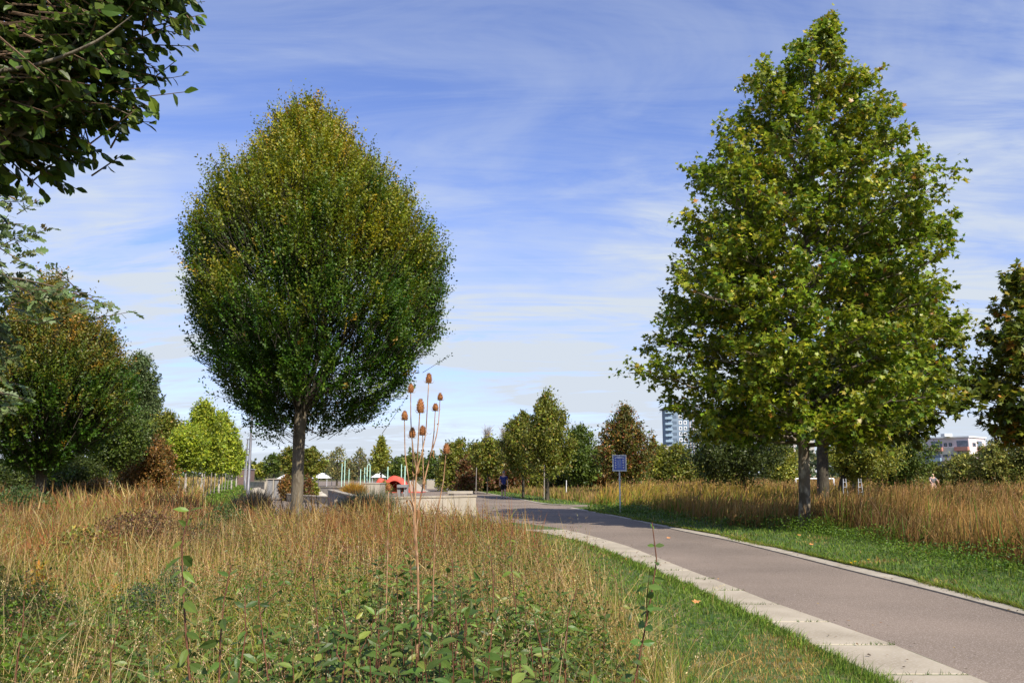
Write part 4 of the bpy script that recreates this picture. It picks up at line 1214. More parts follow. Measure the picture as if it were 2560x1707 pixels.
# bare grey birch above the central shrubbery
def bare_tree(u, vt, Y, wpx, label, seed):
    r = np.random.default_rng(seed)
    X = xat(u, 1200, Y); zt = hgt(vt, Y); rad = wpx / 2 / FPX * Y
    root = empty('bare_birch', (X, Y, 0), label, 'tree')
    g = Geo(); tube(g, [(X, Y, 0), (X + .1, Y, zt * .5), (X, Y, zt * .9)], [.1, .06, .01], 6)
    g.build('trunk', M_bare, root, True, (X, Y, 0))
    g = Geo()
    for i in range(150):
        z0 = zt * r.uniform(.35, .88); a = r.uniform(0, 6.28); l = rad * r.uniform(.5, 1.1) * (1.25 - z0 / zt)
        e = np.array([X + math.cos(a) * l, Y + math.sin(a) * l, z0 + l * r.uniform(.8, 1.6)])
        m_ = (np.array([X, Y, z0]) + e) / 2 + r.normal(0, .1, 3)
        tube(g, [(X, Y, z0), m_, e], [.03, .02, .012], 3, cap=False)
        for k in range(3):
            e2 = m_ + (e - m_) * r.uniform(0, 1) + r.normal(0, .25, 3) + np.array([0, 0, .3])
            tube(g, [m_, e2], [.014, .01], 3, cap=False)
    g.build('twig', M_bare, root, False, (X, Y, 0))['kind'] = 'stuff'
bare_tree(1218, 1062, 84, 46, 'leafless grey birch top above the central shrubs, left one', 1)
bare_tree(1262, 1062, 86, 40, 'leafless grey birch top beside the narrow olive tree, right one', 2)

# far woodland closing the horizon
def woodland():
    g = Geo(); r = np.random.default_rng(9)
    n = 22000
    u = r.uniform(-200, 2760, n)
    Y = r.uniform(230, 300, n)
    top = 10 + 3.2 * snoise(np.c_[u / 90.0, np.zeros(n)], 1.0, 5) + 2 * snoise(np.c_[u / 22.0, np.zeros(n)], 1.0, 6)
    top = np.clip(top, 4, 20) * np.where((u > 590) & (u < 1000), .45, .75)
    z = top * r.uniform(0, 1, n) ** .7
    P = np.c_[(u - 1280) / FPX * Y, Y, z]
    c = palette(n, (A3(.05, .08, .03), A3(.09, .10, .03), A3(.07, .09, .04)), (2, 2, 2))
    leaves(g, P, r.normal(size=(n, 3)), r.normal(size=(n, 3)) + np.array([0, -.5, .6]), 1.6, 1.1, c)
    o = g.build('woodland', M_leaf)
    tag(o, 'low distant line of trees along the horizon', 'woodland', kind='stuff')
woodland()

# ------------------------------------------------------------------ buildings
def rotbox(g, cx, cy, rz, lo, hi):
    box(g, (cx + lo[0], cy + lo[1], lo[2]), (cx + hi[0], cy + hi[1], hi[2]), rz=rz, org=(cx, cy))
def copies(me, name, parent, m, places, kids=None):
    for i, (p, rz) in enumerate(places):
        o = link(name, me, parent, m)
        o.location = p; o.rotation_euler = (0, 0, rz)
        for kn, km, kmat in (kids or []):
            c = link(kn, km, o, kmat)
def mesh_box(lo, hi, m):
    g = Geo(); box(g, lo, hi); me = g.mesh('piece'); me.materials.append(m); return me
def frame_mesh(w, h, t, d, m):
    g = Geo()
    box(g, (-w / 2, -d, -h / 2), (-w / 2 + t, 0, h / 2)); box(g, (w / 2 - t, -d, -h / 2), (w / 2, 0, h / 2))
    box(g, (-w / 2 + t, -d, h / 2 - t), (w / 2 - t, 0, h / 2)); box(g, (-w / 2 + t, -d, -h / 2), (w / 2 - t, 0, -h / 2 + t))
    me = g.mesh('piece'); me.materials.append(m); return me

def tower(u0, u1, vt, Y, label, mw, seed, name='tower_block'):
    x0, x1 = xat(u0, 1100, Y), xat(u1, 1100, Y); zt = hgt(vt, Y)
    cx = (x0 + x1) / 2; w = x1 - x0
    root = empty(name, (cx, Y, 0), label, 'building')
    g = Geo(); box(g, (-w / 2, 0, 0), (w / 2, 16, zt)); g.build('wall', mw, root)
    g = Geo(); box(g, (-w / 2 - 1.2, -.5, zt), (w / 2 + .5, 16.5, zt + .7)); box(g, (-w * .1, 4, zt + .7), (w * .2, 9, zt + 2.4)); g.build('roof', M_roof, root)
    fl = 2.82; nf = int(zt / fl)
    wf = frame_mesh(1.55, 1.75, .3, .18, M_white); wp = mesh_box((-.5, -.08, -.6), (.5, -.02, .6), M_glass)
    bal = mesh_box((-1.7, -1.2, -.1), (1.9, 2.2, 1.0), M_towerl)
    rec = mesh_box((-.6, -.03, -.7), (1.6, .02, .7), M_glass)
    for f in range(nf):
        z = zt - fl * (f + .55)
        for k, xx in enumerate((-w / 2 + 6.0, -w / 2 + 8.4, -w / 2 + 14.0, -w / 2 + 16.4, -w / 2 + 22.5, -w / 2 + 25)):
            if xx > w / 2 - 1: continue
            o = link('window', wf, root); o.location = (xx, -.01, z)
            link('pane', wp, o)
        o = link('balcony', bal, root); o.location = (-w / 2, 0, z - 1.1)
        o = link('balcony_door', rec, root); o.location = (-w / 2 + 2.6, -.02, z)
    g = Geo()
    for xx in (-w / 2 + 10.6, -w / 2 + 12.1):
        box(g, (xx, -.35, 0), (xx + .35, 0, zt - .6))
    g.build('pilaster', M_pink, root)
tower(1672, 1812, 1020, 400, 'blue grey tower block with stacked balconies behind the plane tree', M_tower, 1)
tower(1925, 2035, 1080, 420, 'grey beige tower block glimpsed through the plane tree left of its trunk', M_beige, 2)
# long low building left of the tower
x0, x1 = xat(1608, 1120, 380), xat(1668, 1120, 380)
root = empty('flat_roofed_hall', ((x0 + x1) / 2, 372, 0), 'low grey flat roofed hall at the left foot of the blue grey tower', 'building')
zt = hgt(1117, 372); w = x1 - x0
g = Geo(); box(g, (-w / 2, 0, 0), (w / 2, 8, zt)); g.build('wall', M_beige, root)
g = Geo(); box(g, (-w / 2 - .4, -.4, zt), (w / 2 + .4, 8.4, zt + .6)); g.build('roof', M_roof, root)
wf = mesh_box((-1.2, -.06, -.6), (1.2, 0, .6), M_glass)
for k in range(3):
    for q in range(3):
        o = link('window', wf, root); o.location = (-w / 2 + 2 + q * (w - 4) / 2, 0, zt - 1.8 - k * 3)

def apartment():
    Y = 210
    xl, xc_, xr = xat(2295, 1100, Y), xat(2421, 1100, Y), xat(2500, 1100, Y)
    zt = hgt(1093, Y)
    root = empty('apartment_block', (xc_, Y, 0), 'pink and white apartment block with red balconies above the shrub bank', 'building')
    rzL = R(-53)       # shaded long side
    rzR = R(38)       # lit end wall
    wl = (xc_ - xl) / math.cos(rzL) ; wr = (xr - xc_) * 1.25
    cz, sz = math.cos(rzL), math.sin(rzL)
    g = Geo()
    A_ = (0, 0); B_ = (-wl * cz, -wl * sz); C_ = (wr * math.cos(rzR), wr * math.sin(rzR)); D_ = (B_[0] + C_[0], B_[1] + C_[1])
    prism(g, [B_, A_, C_, D_], 0, zt)
    g.build('wall', M_pink, root)
    g = Geo(); prism(g, [(B_[0] - .2, B_[1] - .3), (0, -.35), (C_[0] + .4, C_[1]), (D_[0], D_[1] + .3)], zt + .003, zt + .35)
    box(g, (-5, 2, zt + .35), (-3, 4, zt + 1.1)); g.build('roof', M_white, root)
    def put(me, s, z, name, side='L', out=.0):
        rz = rzL if side == 'L' else rzR
        c, s_ = math.cos(rz), math.sin(rz)
        o = link(name, me, root)
        if side == 'L':
            o.location = (-s * c + out * s_, -s * s_ - out * c, z); o.rotation_euler = (0, 0, rz)
        else:
            o.location = (s * c + out * s_, s * s_ - out * c, z); o.rotation_euler = (0, 0, rz)
        return o
    wsm = frame_mesh(.75, .9, .1, .1, M_dark); psm = mesh_box((-.3, -.04, -.36), (.3, 0, .36), M_glass)
    wbg = frame_mesh(1.9, 1.5, .08, .06, M_white); pbg = mesh_box((-.88, -.05, -.68), (.88, 0, .68), M_glass)
    logg = mesh_box((-1.4, -.06, -1.1), (1.4, 0, 1.1), M_glass)
    balo = mesh_box((-1.7, -1.1, -.5), (1.7, 0, .5), M_orange); balp = mesh_box((-1.7, -1.1, -.5), (1.7, 0, .5), M_towerl)
    band = mesh_box((-2.3, -.25, -.9), (2.3, 0, .9), M_pinkg)
    fl = 2.75
    for f in range(5):
        z = zt - 1.9 - f * fl
        for s in (1.6, 8.2):
            put(logg, s + .6 * (f % 2), z, 'balcony_door')
            put(balo if (f + int(s)) % 3 else balp, s + .6 * (f % 2), z - 1.0, 'balcony', out=.0)
        for s, big in ((4.6, 0), (5.9, 0), (6.6 if f % 2 else 11.0, 0), (12.2, 1)):
            o = put(wbg if big else wsm, s - .3 * (f % 2), z + .15, 'window'); link('pane', pbg if big else psm, o)
        if f % 2 == 0:
            put(band, 5.2, z - 1.5, 'facade_panel')
        else:
            put(band, 11.5, z - 1.5, 'facade_panel')
        for s in (2.6, 3.6):
            o = put(wsm, s + (f % 2), z + .1, 'window', 'R'); link('pane', psm, o)
        put(balo, 6.5, z - 1, 'balcony', 'R'); put(logg, 6.5, z, 'balcony_door', 'R')
apartment()

# ------------------------------------------------------------------ skate park and plaza furniture
def wall_seg(name, a, b, h, t, m, label, h2=None, cap=True):
    a = np.array(a, float); b = np.array(b, float); d = b - a; L = np.linalg.norm(d); rz = math.atan2(d[1], d[0])
    root = empty(name, (a[0], a[1], 0), label, 'wall', rz=rz)
    h2 = h if h2 is None else h2
    g = Geo()
    V = np.array([(0, 0, 0), (L, 0, 0), (L, t, 0), (0, t, 0), (0, 0, h), (L, 0, h2), (L, t, h2), (0, t, h)])
    g.add(V, [(3, 2, 1, 0), (4, 5, 6, 7), (0, 1, 5, 4), (1, 2, 6, 5), (2, 3, 7, 6), (3, 0, 4, 7)])
    g.build('wall_body', m, root)
    if cap:
        g = Geo(); e = .03
        V = np.array([(-e, -e, h + .002), (L + e, -e, h2 + .002), (L + e, t + e, h2 + .002), (-e, t + e, h + .002), (-e, -e, h + .07), (L + e, -e, h2 + .07), (L + e, t + e, h2 + .07), (-e, t + e, h + .07)])
        g.add(V, [(3, 2, 1, 0), (4, 5, 6, 7), (0, 1, 5, 4), (1, 2, 6, 5), (2, 3, 7, 6), (3, 0, 4, 7)])
        g.build('coping', M_kerb, root)
    return root
p_corner = (xat(900, 1240, 30.5), 30.5)
wall_seg('low_concrete_wall', p_corner, (xat(1190, 1240, 32.5), 32.5), .68, .35, M_conc, 'long cream concrete wall behind the teasels', .72)
wall_seg('low_concrete_wall', (xat(820, 1230, 40), 40), p_corner, .8, .25, M_concd, 'shaded grey wall wing running back from the cream wall', .68)  # darker concrete than the cream wall: the wing's shade put into its colour
# flat bench slab behind the wall end
def bench(u0, u1, v, Y, h, label, m=M_conc, name='concrete_bench', d=.6):
    x0, x1 = xat(u0, v, Y), xat(u1, v, Y); z = hgt(v, Y)
    root = empty(name, ((x0 + x1) / 2, Y, 0), label, 'bench')
    w = x1 - x0
    g = Geo(); box(g, (-w / 2, -d / 2, z - h), (w / 2, d / 2, z)); g.build('seat', m, root)
    for s in (-1, 1):
        g = Geo(); box(g, (s * w * .36 - .12, -d * .35, 0), (s * w * .36 + .12, d * .35, z - h - .002)); g.build('leg', M_concd, root)
bench(1120, 1182, 1227, 44, .14, 'low concrete bench beside the path left of the walking person')
bench(995, 1020, 1211, 60, .2, 'small dark concrete block seat below the red mound', M_concd, d=1)
bench(840, 892, 1248, 36, .1, 'pale slab seat left of the grey wall wing')

def ramp(u0, u1, vt, Y, label, m, flip=False, d=5, name='skate_ramp'):
    x0, x1 = xat(u0, 1200, Y), xat(u1, 1200, Y); w = x1 - x0; h = hgt(vt, Y)
    root = empty(name, ((x0 + x1) / 2, Y, 0), label, 'ramp')
    t = np.linspace(0, 1, 9)
    prof = h * (t ** 2.0)
    xs_ = np.linspace(-w / 2, w / 2, 9)
    if flip: prof = prof[::-1]
    g = Geo(); n = 9
    V = np.vstack([np.c_[xs_, np.zeros(n), prof + .012], np.c_[xs_, np.full(n, d), prof + .012], np.c_[xs_, np.zeros(n), np.zeros(n)], np.c_[xs_, np.full(n, d), np.zeros(n)]])
    F = []
    for i in range(n - 1):
        F += [(i, i + 1, n + i + 1, n + i), (2 * n + i, 2 * n + i + 1, i + 1, i), (3 * n + i + 1, 3 * n + i, n + i, n + i + 1)]
    e = n - 1 if not flip else 0
    F.append((e, 2 * n + e, 3 * n + e, n + e))
    g.add(V, F); g.build('ramp_body', m, root)
    g = Geo(); q = (w / 2 if not flip else -w / 2)
    tube(g, [(q, 0, h + .02), (q, d, h + .02)], .04, 8); g.build('coping', M_galv, root)

ramp(1020, 1062, 1203, 74, 'low skate ramp seen through the teasel stems', M_conc, True, d=6)
x0, x1 = xat(906, 1200, 58), xat(950, 1200, 58)
simple_thing_later = []
def low_platform():
    w = x1 - x0; h = hgt(1207, 58)
    root = empty('skate_platform', ((x0 + x1) / 2, 58, 0), 'low pale concrete platform left of the red mound', 'platform')
    g = Geo(); box(g, (-w / 2, 0, 0), (w / 2, 2.5, h - .06)); g.build('platform_body', M_conc, root)
    g = Geo(); box(g, (-w / 2 - .04, -.04, h - .058), (w / 2 + .04, 2.54, h)); g.build('deck', M_kerb, root)
low_platform()
def panel_ramp():
    Y = 56
    x0, x1 = xat(666, 1200, Y), xat(701, 1200, Y); w = x1 - x0; h = hgt(1196, Y)
    root = empty('skate_platform', ((x0 + x1) / 2, Y, 0), 'dark grey box platform with pale edges left of the big bare trunk', 'platform')
    for k, (a, b) in enumerate(((-w / 2 + .06, -.03), (.09, w / 2 - .06))):
        g = Geo(); box(g, (a, 0, .0), (b, 3.0, h - .05)); g.build('side_panel', M_concd, root)
    for x in (-w / 2, -.02, w / 2 - .05):
        g = Geo(); box(g, (x, -.04, 0), (x + .08, 3.04, h - .05)); g.build('edge_post', M_conc, root)
    g = Geo(); box(g, (-w / 2 - .05, -.08, h - .048), (w / 2 + .1, 3.1, h)); g.build('deck', M_conc, root)
panel_ramp()
def hump(u0, u1, vt, Y, label):
    x0, x1 = xat(u0, 1200, Y), xat(u1, 1200, Y); w = x1 - x0; h = hgt(vt, Y)
    root = empty('play_mound', ((x0 + x1) / 2, Y, 0), label, 'play mound')
    g = Geo(); n = 25; t = np.linspace(0, 1, n)
    xs_ = -w / 2 + w * t
    top = h * (np.sin(math.pi * t) ** .75) + .02
    d = 3.0
    V = np.vstack([np.c_[xs_, np.zeros(n), top], np.c_[xs_, np.full(n, d), top * .9], np.c_[xs_, np.full(n, .0), np.maximum(top - .45, 0)], np.c_[xs_, np.full(n, d), np.zeros(n)]])
    F = []
    for i in range(n - 1):
        F += [(i, i + 1, n + i + 1, n + i), (2 * n + i, 2 * n + i + 1, i + 1, i), (n + i, n + i + 1, 3 * n + i + 1, 3 * n + i)]
    g.add(V, F); g.build('arch_shell', M_red, root, True)
    g = Geo(); box(g, (-w / 2 - .8, -.6, .012), (w / 2 + 1.2, d + .5, .05)); g.build('base_mat', M_red, root)
hump(950, 1022, 1189, 72, 'curved red play mound behind the teasels')
hump(934, 966, 1195, 78, 'smaller red play mound overlapping the big one on its left')
def simple_thing(name, parts, loc, label, cat, group=None):
    root = empty(name, loc, label, cat, group)
    for pn, g, m in parts:
        g.build(pn, m, root)
    return root
def gbox(*bs):
    g = Geo()
    for lo, hi in bs: box(g, lo, hi)
    return g
# white box, brown cabin, marquees, light blocks
x, y = xat(1077, 1200, 92), 92
simple_thing('plaza_cabinet', [('body', gbox(((-.45, 0, 0), (.42, .5, .98))), M_conc), ('lid', gbox(((-.48, -.03, .982), (.45, .53, 1.03))), M_galv)], (x, y, 0), 'pale cabinet on the plaza right of the teasels', 'cabinet')
x, y = xat(610, 1190, 120), 120
simple_thing('brown_kiosk', [('body', gbox(((-.95, 0, 0), (.75, 2.5, 2.3))), M_brown), ('roof', gbox(((-1.05, -.1, 2.302), (.85, 2.6, 2.42))), M_roof)], (x, y, 0), 'brown kiosk behind the lamp post', 'kiosk')
def marquee(u, vt, Y, wpx, label):
    x = xat(u, 1200, Y); w = wpx / FPX * Y; h = hgt(vt, Y)
    root = empty('marquee', (x, Y, 0), label, 'tent')
    for sx in (-1, 1):
        for yy in (0, 3):
            g = Geo(); tube(g, [(sx * w / 2, yy, 0), (sx * w / 2, yy, h * .62)], .05, 6); g.build('pole', M_galv, root)
    g = Geo()
    V = np.array([(-w / 2 - .2, -.2, h * .62), (w / 2 + .2, -.2, h * .62), (w / 2 + .2, 3.2, h * .62), (-w / 2 - .2, 3.2, h * .62), (-w * .12, 1.5, h), (w * .12, 1.5, h)])
    g.add(V, [(0, 1, 5, 4), (2, 3, 4, 5)]); g.add(V, [(1, 2, 5), (3, 0, 4)]); g.add(V, [(3, 2, 1, 0)])
    g.build('canopy', M_white, root)
marquee(800, 1182, 110, 34, 'white tent canopy right of the big bare trunk')
marquee(943, 1181, 124, 24, 'small white tent canopy under the pointed birch')
marquee(702, 1187, 96, 24, 'white sloping canopy just left of the big bare trunk')
# low wall and round boulders at the far left of the plaza
def boulders():
    r = random.Random(4)
    for i, (u, v, Y, s, lab) in enumerate(((640, 1200, 70, .5, 'pale boulder on the plaza nearest the lamp post'), (655, 1204, 66, .45, 'pale boulder left of the dark grey platform'), (792, 1203, 58, .55, 'white boulder right of the big bare trunk'), (806, 1210, 55, .4, 'flat white stone beside the larger white boulder'), (648, 1196, 78, .4, 'small pale boulder farthest back near the lamp post'))):
        x = xat(u, v, Y); g = Geo()
        th = np.linspace(0, 6.283, 13)[:-1]; ph = np.linspace(.05, 1.5, 5)
        V = []
        for p in ph[::-1]:
            for t in th:
                q = 1 + .16 * math.sin(3 * t + i) + .1 * math.sin(5 * t + p * 4)
                V.append((s * q * math.sin(p + .05) * math.cos(t), s * q * .8 * math.sin(p + .05) * math.sin(t), s * .9 * math.cos(p) * (1 + .1 * math.sin(4 * t))))
        n = 12
        F = [(r0 * n + j, r0 * n + (j + 1) % n, (r0 + 1) * n + (j + 1) % n, (r0 + 1) * n + j) for r0 in range(4) for j in range(n)]
        g.add(V, F); g.add(V[-n:], [list(range(n))])
        o = g.build('boulder', M_conc, None, True); o.location = (x, Y, .0)
        tag(o, lab, 'stone', 'boulders on the plaza')
boulders()
# long pale low walls on the plaza
wall_seg('low_concrete_wall', (xat(622, 1200, 92), 92), (xat(662, 1200, 88), 88), .75, .4, M_conc, 'short pale wall on the plaza behind the boulders')
wall_seg('low_concrete_wall', (xat(700, 1220, 52), 52), (xat(736, 1226, 47), 47), .38, .5, M_conc, 'pale planter edge just left of the big bare trunk')
wall_seg('low_concrete_wall', (xat(752, 1226, 47), 47), (xat(822, 1234, 44), 44), .35, .5, M_conc, 'pale planter edge right of the big bare trunk')
wall_seg('low_concrete_wall', (xat(800, 1212, 62), 62), (xat(862, 1212, 60), 60), .62, .4, M_conc, 'pale wall left of the golden grass tuft')

# mint green poles of the playground
poles = [(854, 1158, 100, 'left pair of mint green poles left of the arched one, outer pole'), (861, 1150, 98, 'mint green pole with a kink beside the outer left one'), (872, 1172, 104, 'short mint green pole left of the golden tuft'), (901, 1172, 96, 'mint green pole between the two willows and the arch'), (911, 1168, 92, 'mint green pole left of the arch, outer one'), (917, 1166, 90, 'mint green pole touching the arch on its left'), (969, 1166, 76, 'white mint pole in front of the left end of the red mound'), (1003, 1160, 88, 'thin mint pole behind the red mound'), (1012, 1164, 70, 'mint pole in front of the right end of the red mound')]
for u, vt, Y, lab in poles:
    x = xat(u, 1200, Y); h = hgt(vt, Y)
    root = empty('mint_pole', (x, Y, 0), lab, 'pole', 'mint green playground poles')
    g = Geo(); tube(g, [(0, 0, 0), (0, 0, h)], .05, 8); g.build('shaft', M_mint, root, True)
    g = Geo(); tube(g, [(0, 0, h * .0 + .01), (0, 0, .1)], .16, 8); g.build('foot', M_galv, root)
root = empty('arched_pole', (xat(921, 1200, 91), 91, 0), 'mint green hoop arch left of the pointed birch', 'pole')
h = hgt(1160, 91); w = xat(927, 1200, 91) - xat(920, 1200, 91)
t = np.linspace(0, math.pi, 12)
pts = [(-w / 2, 0, 0), (-w / 2, 0, h - w)] + [(-w / 2 * math.cos(a), 0, h - w + w * math.sin(a)) for a in t] + [(w / 2, 0, h - w), (w / 2, 0, 0)]
g = Geo(); tube(g, pts, .045, 7); g.build('hoop', M_mint, root, True)

# street lamps
lampy = [45, 80, 111, 143, 173]
for i, Y in enumerate(lampy):
    H = 5.0
    X = -14.6 - (Y - 45) * .333
    lab = ['grey street lamp post whose head is hidden in the big egg-shaped tree', 'second street lamp of the row, its arm showing right of the first post', 'third street lamp of the row, lower arm behind the first post', 'fourth street lamp of the row with a tiny arm', 'last and smallest street lamp of the row'][i]
    root = empty('street_lamp', (X, Y, 0), lab, 'street lamp', 'lamps along the plaza')
    g = Geo(); tube(g, [(0, 0, 0), (0, 0, 1.0), (0, 0, 1.02), (0, 0, H)], [.10, .10, .085, .06], 12); g.build('post', M_steel, root, True)
    g = Geo(); box(g, (-.1, -.09, H + .001), (.62, .09, H + .08)); g.build('lamp_head', M_steel, root)
    g = Geo(); box(g, (.15, -.07, H - .02), (.58, .07, H)); g.build('lens', M_glass, root)

# stakes with the young trees
for i, (u, Y) in enumerate(((448, 51), (462, 50), (482, 52), (495, 57), (510, 56), (520, 60), (528, 62), (537, 66), (548, 70), (556, 74), (563, 78), (570, 84))):
    x = xat(u, 1200, Y); h = hgt(1176 + 4 * (i % 3), Y) * .95
    g = Geo(); tube(g, [(0, 0, 0), (.02 * (i % 3), 0, h)], .032, 6)
    o = g.build('tree_stake', M_bare); o.location = (x, Y, 0)
    tag(o, 'pale stake under the yellow green trees, %s of its row' % ('leftmost', 'second from left', 'third from left', 'fourth from left', 'fifth from left', 'sixth from left', 'sixth from right', 'fifth from right', 'fourth from right', 'third from right', 'second from right', 'rightmost')[i], 'stake', 'stakes of the young tree row')
for (u, Y, vt, lab) in ((1190, 62, 1168, 'thin stake left of the small brownish tree'), (1360, 50, 1160, 'stake tied beside the trunk of the tallest central tree'), (1415, 58, 1200, 'short white stake right of the tallest central tree')):
    x = xat(u, 1200, Y); h = hgt(vt, Y)
    g = Geo(); tube(g, [(0, 0, 0), (.03, 0, h)], .028, 6); o = g.build('tree_stake', M_bare if h > 1.4 else M_white); o.location = (x, Y, 0)
    tag(o, lab, 'stake')
# ladder-like tree guards on the right
for (u, lab) in ((2112, 'grey ladder-like frame left of the thin dark trunk'), (2150, 'grey ladder-like frame right of the thin dark trunk')):
    Y = 42; x = xat(u, 1210, Y); h = hgt(1196, Y)
    root = empty('ladder_frame', (x, Y, 0), lab, 'frame', 'ladder frames by the trees')
    for s in (-1, 1):
        g = Geo(); tube(g, [(s * .16, 0, 0), (s * .06, 0, h)], .022, 6); g.build('rail', M_galv, root)
    for k in range(5):
        z = h * (.15 + .18 * k); ww = .16 - .1 * z / h
        g = Geo(); tube(g, [(-ww, 0, z), (ww, 0, z)], .016, 5); g.build('rung', M_galv, root)
# white goal frame between the trunks
x0, x1, Y = xat(1990, 1210, 70), xat(2085, 1210, 70), 70
root = empty('goal_frame', ((x0 + x1) / 2, Y, 0), 'white goal frame seen between the plane tree trunks', 'goal')
w = x1 - x0; h = hgt(1196, Y)
for s in (-1, 1):
    g = Geo(); tube(g, [(s * w / 2, 0, 0), (s * w / 2, 0, h)], .06, 6); g.build('post', M_white, root)
g = Geo(); tube(g, [(-w / 2, 0, h), (w / 2, 0, h)], .06, 6); g.build('crossbar', M_white, root)

# ------------------------------------------------------------------ tufts and small shrubs on the plaza
def tuft(name, u, v, Y, rad, h, n, cols, label, m=M_grass, cat='grass tuft', wpx=1.6, spread=1.0):
    x0 = xat(u, v, Y)
    r = rng
    a = r.uniform(0, 6.28, n); q = r.uniform(0, 1, n) ** .6 * rad * .45
    x, y = x0 + np.cos(a) * q, Y + np.sin(a) * q
    hh = h * np.exp(r.normal(0, .16, n))
    g = Geo()
    blades(g, x, y, 0, hh, np.full(n, max(.005, wpx * Y / FPX)), np.abs(r.normal(.45, .3, n)) * spread * rad / max(h, .1) * 1.3, a + r.normal(0, .6, n), palette(n, cols, [1] * len(cols)), palette(n, cols, [1] * len(cols)) * 1.15, 4)
    o = g.build(name, m, None, False, (x0, Y, 0)); o.location = (x0, Y, 0)
    tag(o, label, cat); return o
tuft('grass_tuft', 885, 1225, 42, .55, .98, 2600, (A3(.38, .24, .03), A3(.28, .2, .03), A3(.42, .2, .04)), 'golden round grass tuft behind the grey wall wing')
tuft('grass_tuft', 645, 1260, 25.5, .42, 1.0, 900, (A3(.24, .18, .1), A3(.34, .27, .17), A3(.16, .12, .07)), 'tall greyish grass tuft at the foot of the lamp post')
tuft('grass_tuft', 612, 1262, 26.5, .4, .9, 700, (A3(.3, .23, .14), A3(.2, .16, .09)), 'pale grass tuft left of the taller greyish one')
tuft('grass_tuft', 925, 1262, 28.5, 1.1, .92, 4200, (A3(.10, .12, .06), A3(.15, .15, .09)), 'grey green grass clump in front of the cream wall')
for (u, vt, vb, w, Y, pal, lab) in ((714, 1184, 1222, 46, 50, 'rusty', 'rust red shrub left of the big bare trunk'), (768, 1188, 1226, 34, 49, 'red', 'dark red shrub right of the big bare trunk'), (730, 1190, 1222, 30, 53, 'olive', 'small olive shrub hidden behind the big bare trunk'), (786, 1190, 1222, 24, 51, 'yellow', 'thin yellow shrub right of the dark red one'), (960, 1200, 1212, 40, 66, 'olive', 'low green bed in front of the red mound'), (240, 1195, 1235, 120, 39, 'rusty', 'low rusty bush in the meadow below the white trunk')):
    bg_tree('shrub', u, vt, vb, w, Y, 'bush', pal, lab, 0, cat='shrub')

# ------------------------------------------------------------------ sign
def info_sign():
    X, Y = gnd(1552, 1279)
    Y = 34.6; X = xat(1551, 1277, Y)
    root = empty('info_sign', (X, Y, 0), 'blue park rules sign on a galvanised post at the path bend', 'sign')
    zt = hgt(1137, Y); zb = hgt(1177, Y); w = .58; h = zt - zb
    g = Geo(); tube(g, [(0, .03, -.05), (0, .03, zb - .0)], .033, 12); g.build('post', M_galv, root, True)
    g = Geo(); tube(g, [(0, .03, 1.35), (0, .03, 1.42)], .045, 12); g.build('clamp', M_galv, root, True)
    g = Geo(); box(g, (-w / 2, -.012, zb), (w / 2, .012, zt)); g.build('backing_plate', M_signgrey, root)
    g = Geo(); t = .028
    box(g, (-w / 2 - .01, -.03, zb - .01), (-w / 2 + t, -.013, zt + .01)); box(g, (w / 2 - t, -.03, zb - .01), (w / 2 + .01, -.013, zt + .01))
    box(g, (-w / 2 + t, -.03, zt - t), (w / 2 - t, -.013, zt + .01)); box(g, (-w / 2 + t, -.03, zb - .01), (w / 2 - t, -.013, zb + t))
    g.build('frame', M_white, root)
    g = Geo(); i_ = .062; t = .012
    box(g, (-w / 2 + i_, -.017, zb + i_), (w / 2 - i_, -.013, zt - i_)); g.build('blue_field', M_blue, root)
    g = Geo(); box(g, (-.10, -.021, zb + .09), (.10, -.0175, zt - .19)); g.build('text_panel', M_bluel, root)
    for k, (yy, ww) in enumerate(((zt - .105, .13), (zt - .145, .11))):
        g = Geo(); box(g, (-ww, -.022, yy), (ww, -.0175, yy + .026)); g.build('heading_line', M_white, root)
    for k in range(5):
        z = zt - .12 - k * .103
        for s in (-1, 1):
            g = Geo(); a = np.linspace(0, 6.283, 9)[:-1]
            P = [(s * .163 + .034 * math.cos(q), z + .034 * math.sin(q)) for q in a]
            V = [(p[0], -.022, p[1]) for p in P] + [(p[0], -.0175, p[1]) for p in P]
            g.add(V, [list(range(8))]); g.add(V, [(i, (i + 1) % 8, 8 + (i + 1) % 8, 8 + i) for i in range(8)])
            g.build('pictogram', M_white, root)
    for k in range(9):
        z = zt - .215 - k * .038
        g = Geo(); box(g, (-.08, -.0235, z), (.08 - .03 * (k % 3 == 2), -.0215, z + .012)); g.build('text_line', M_signgrey, root)
info_sign()

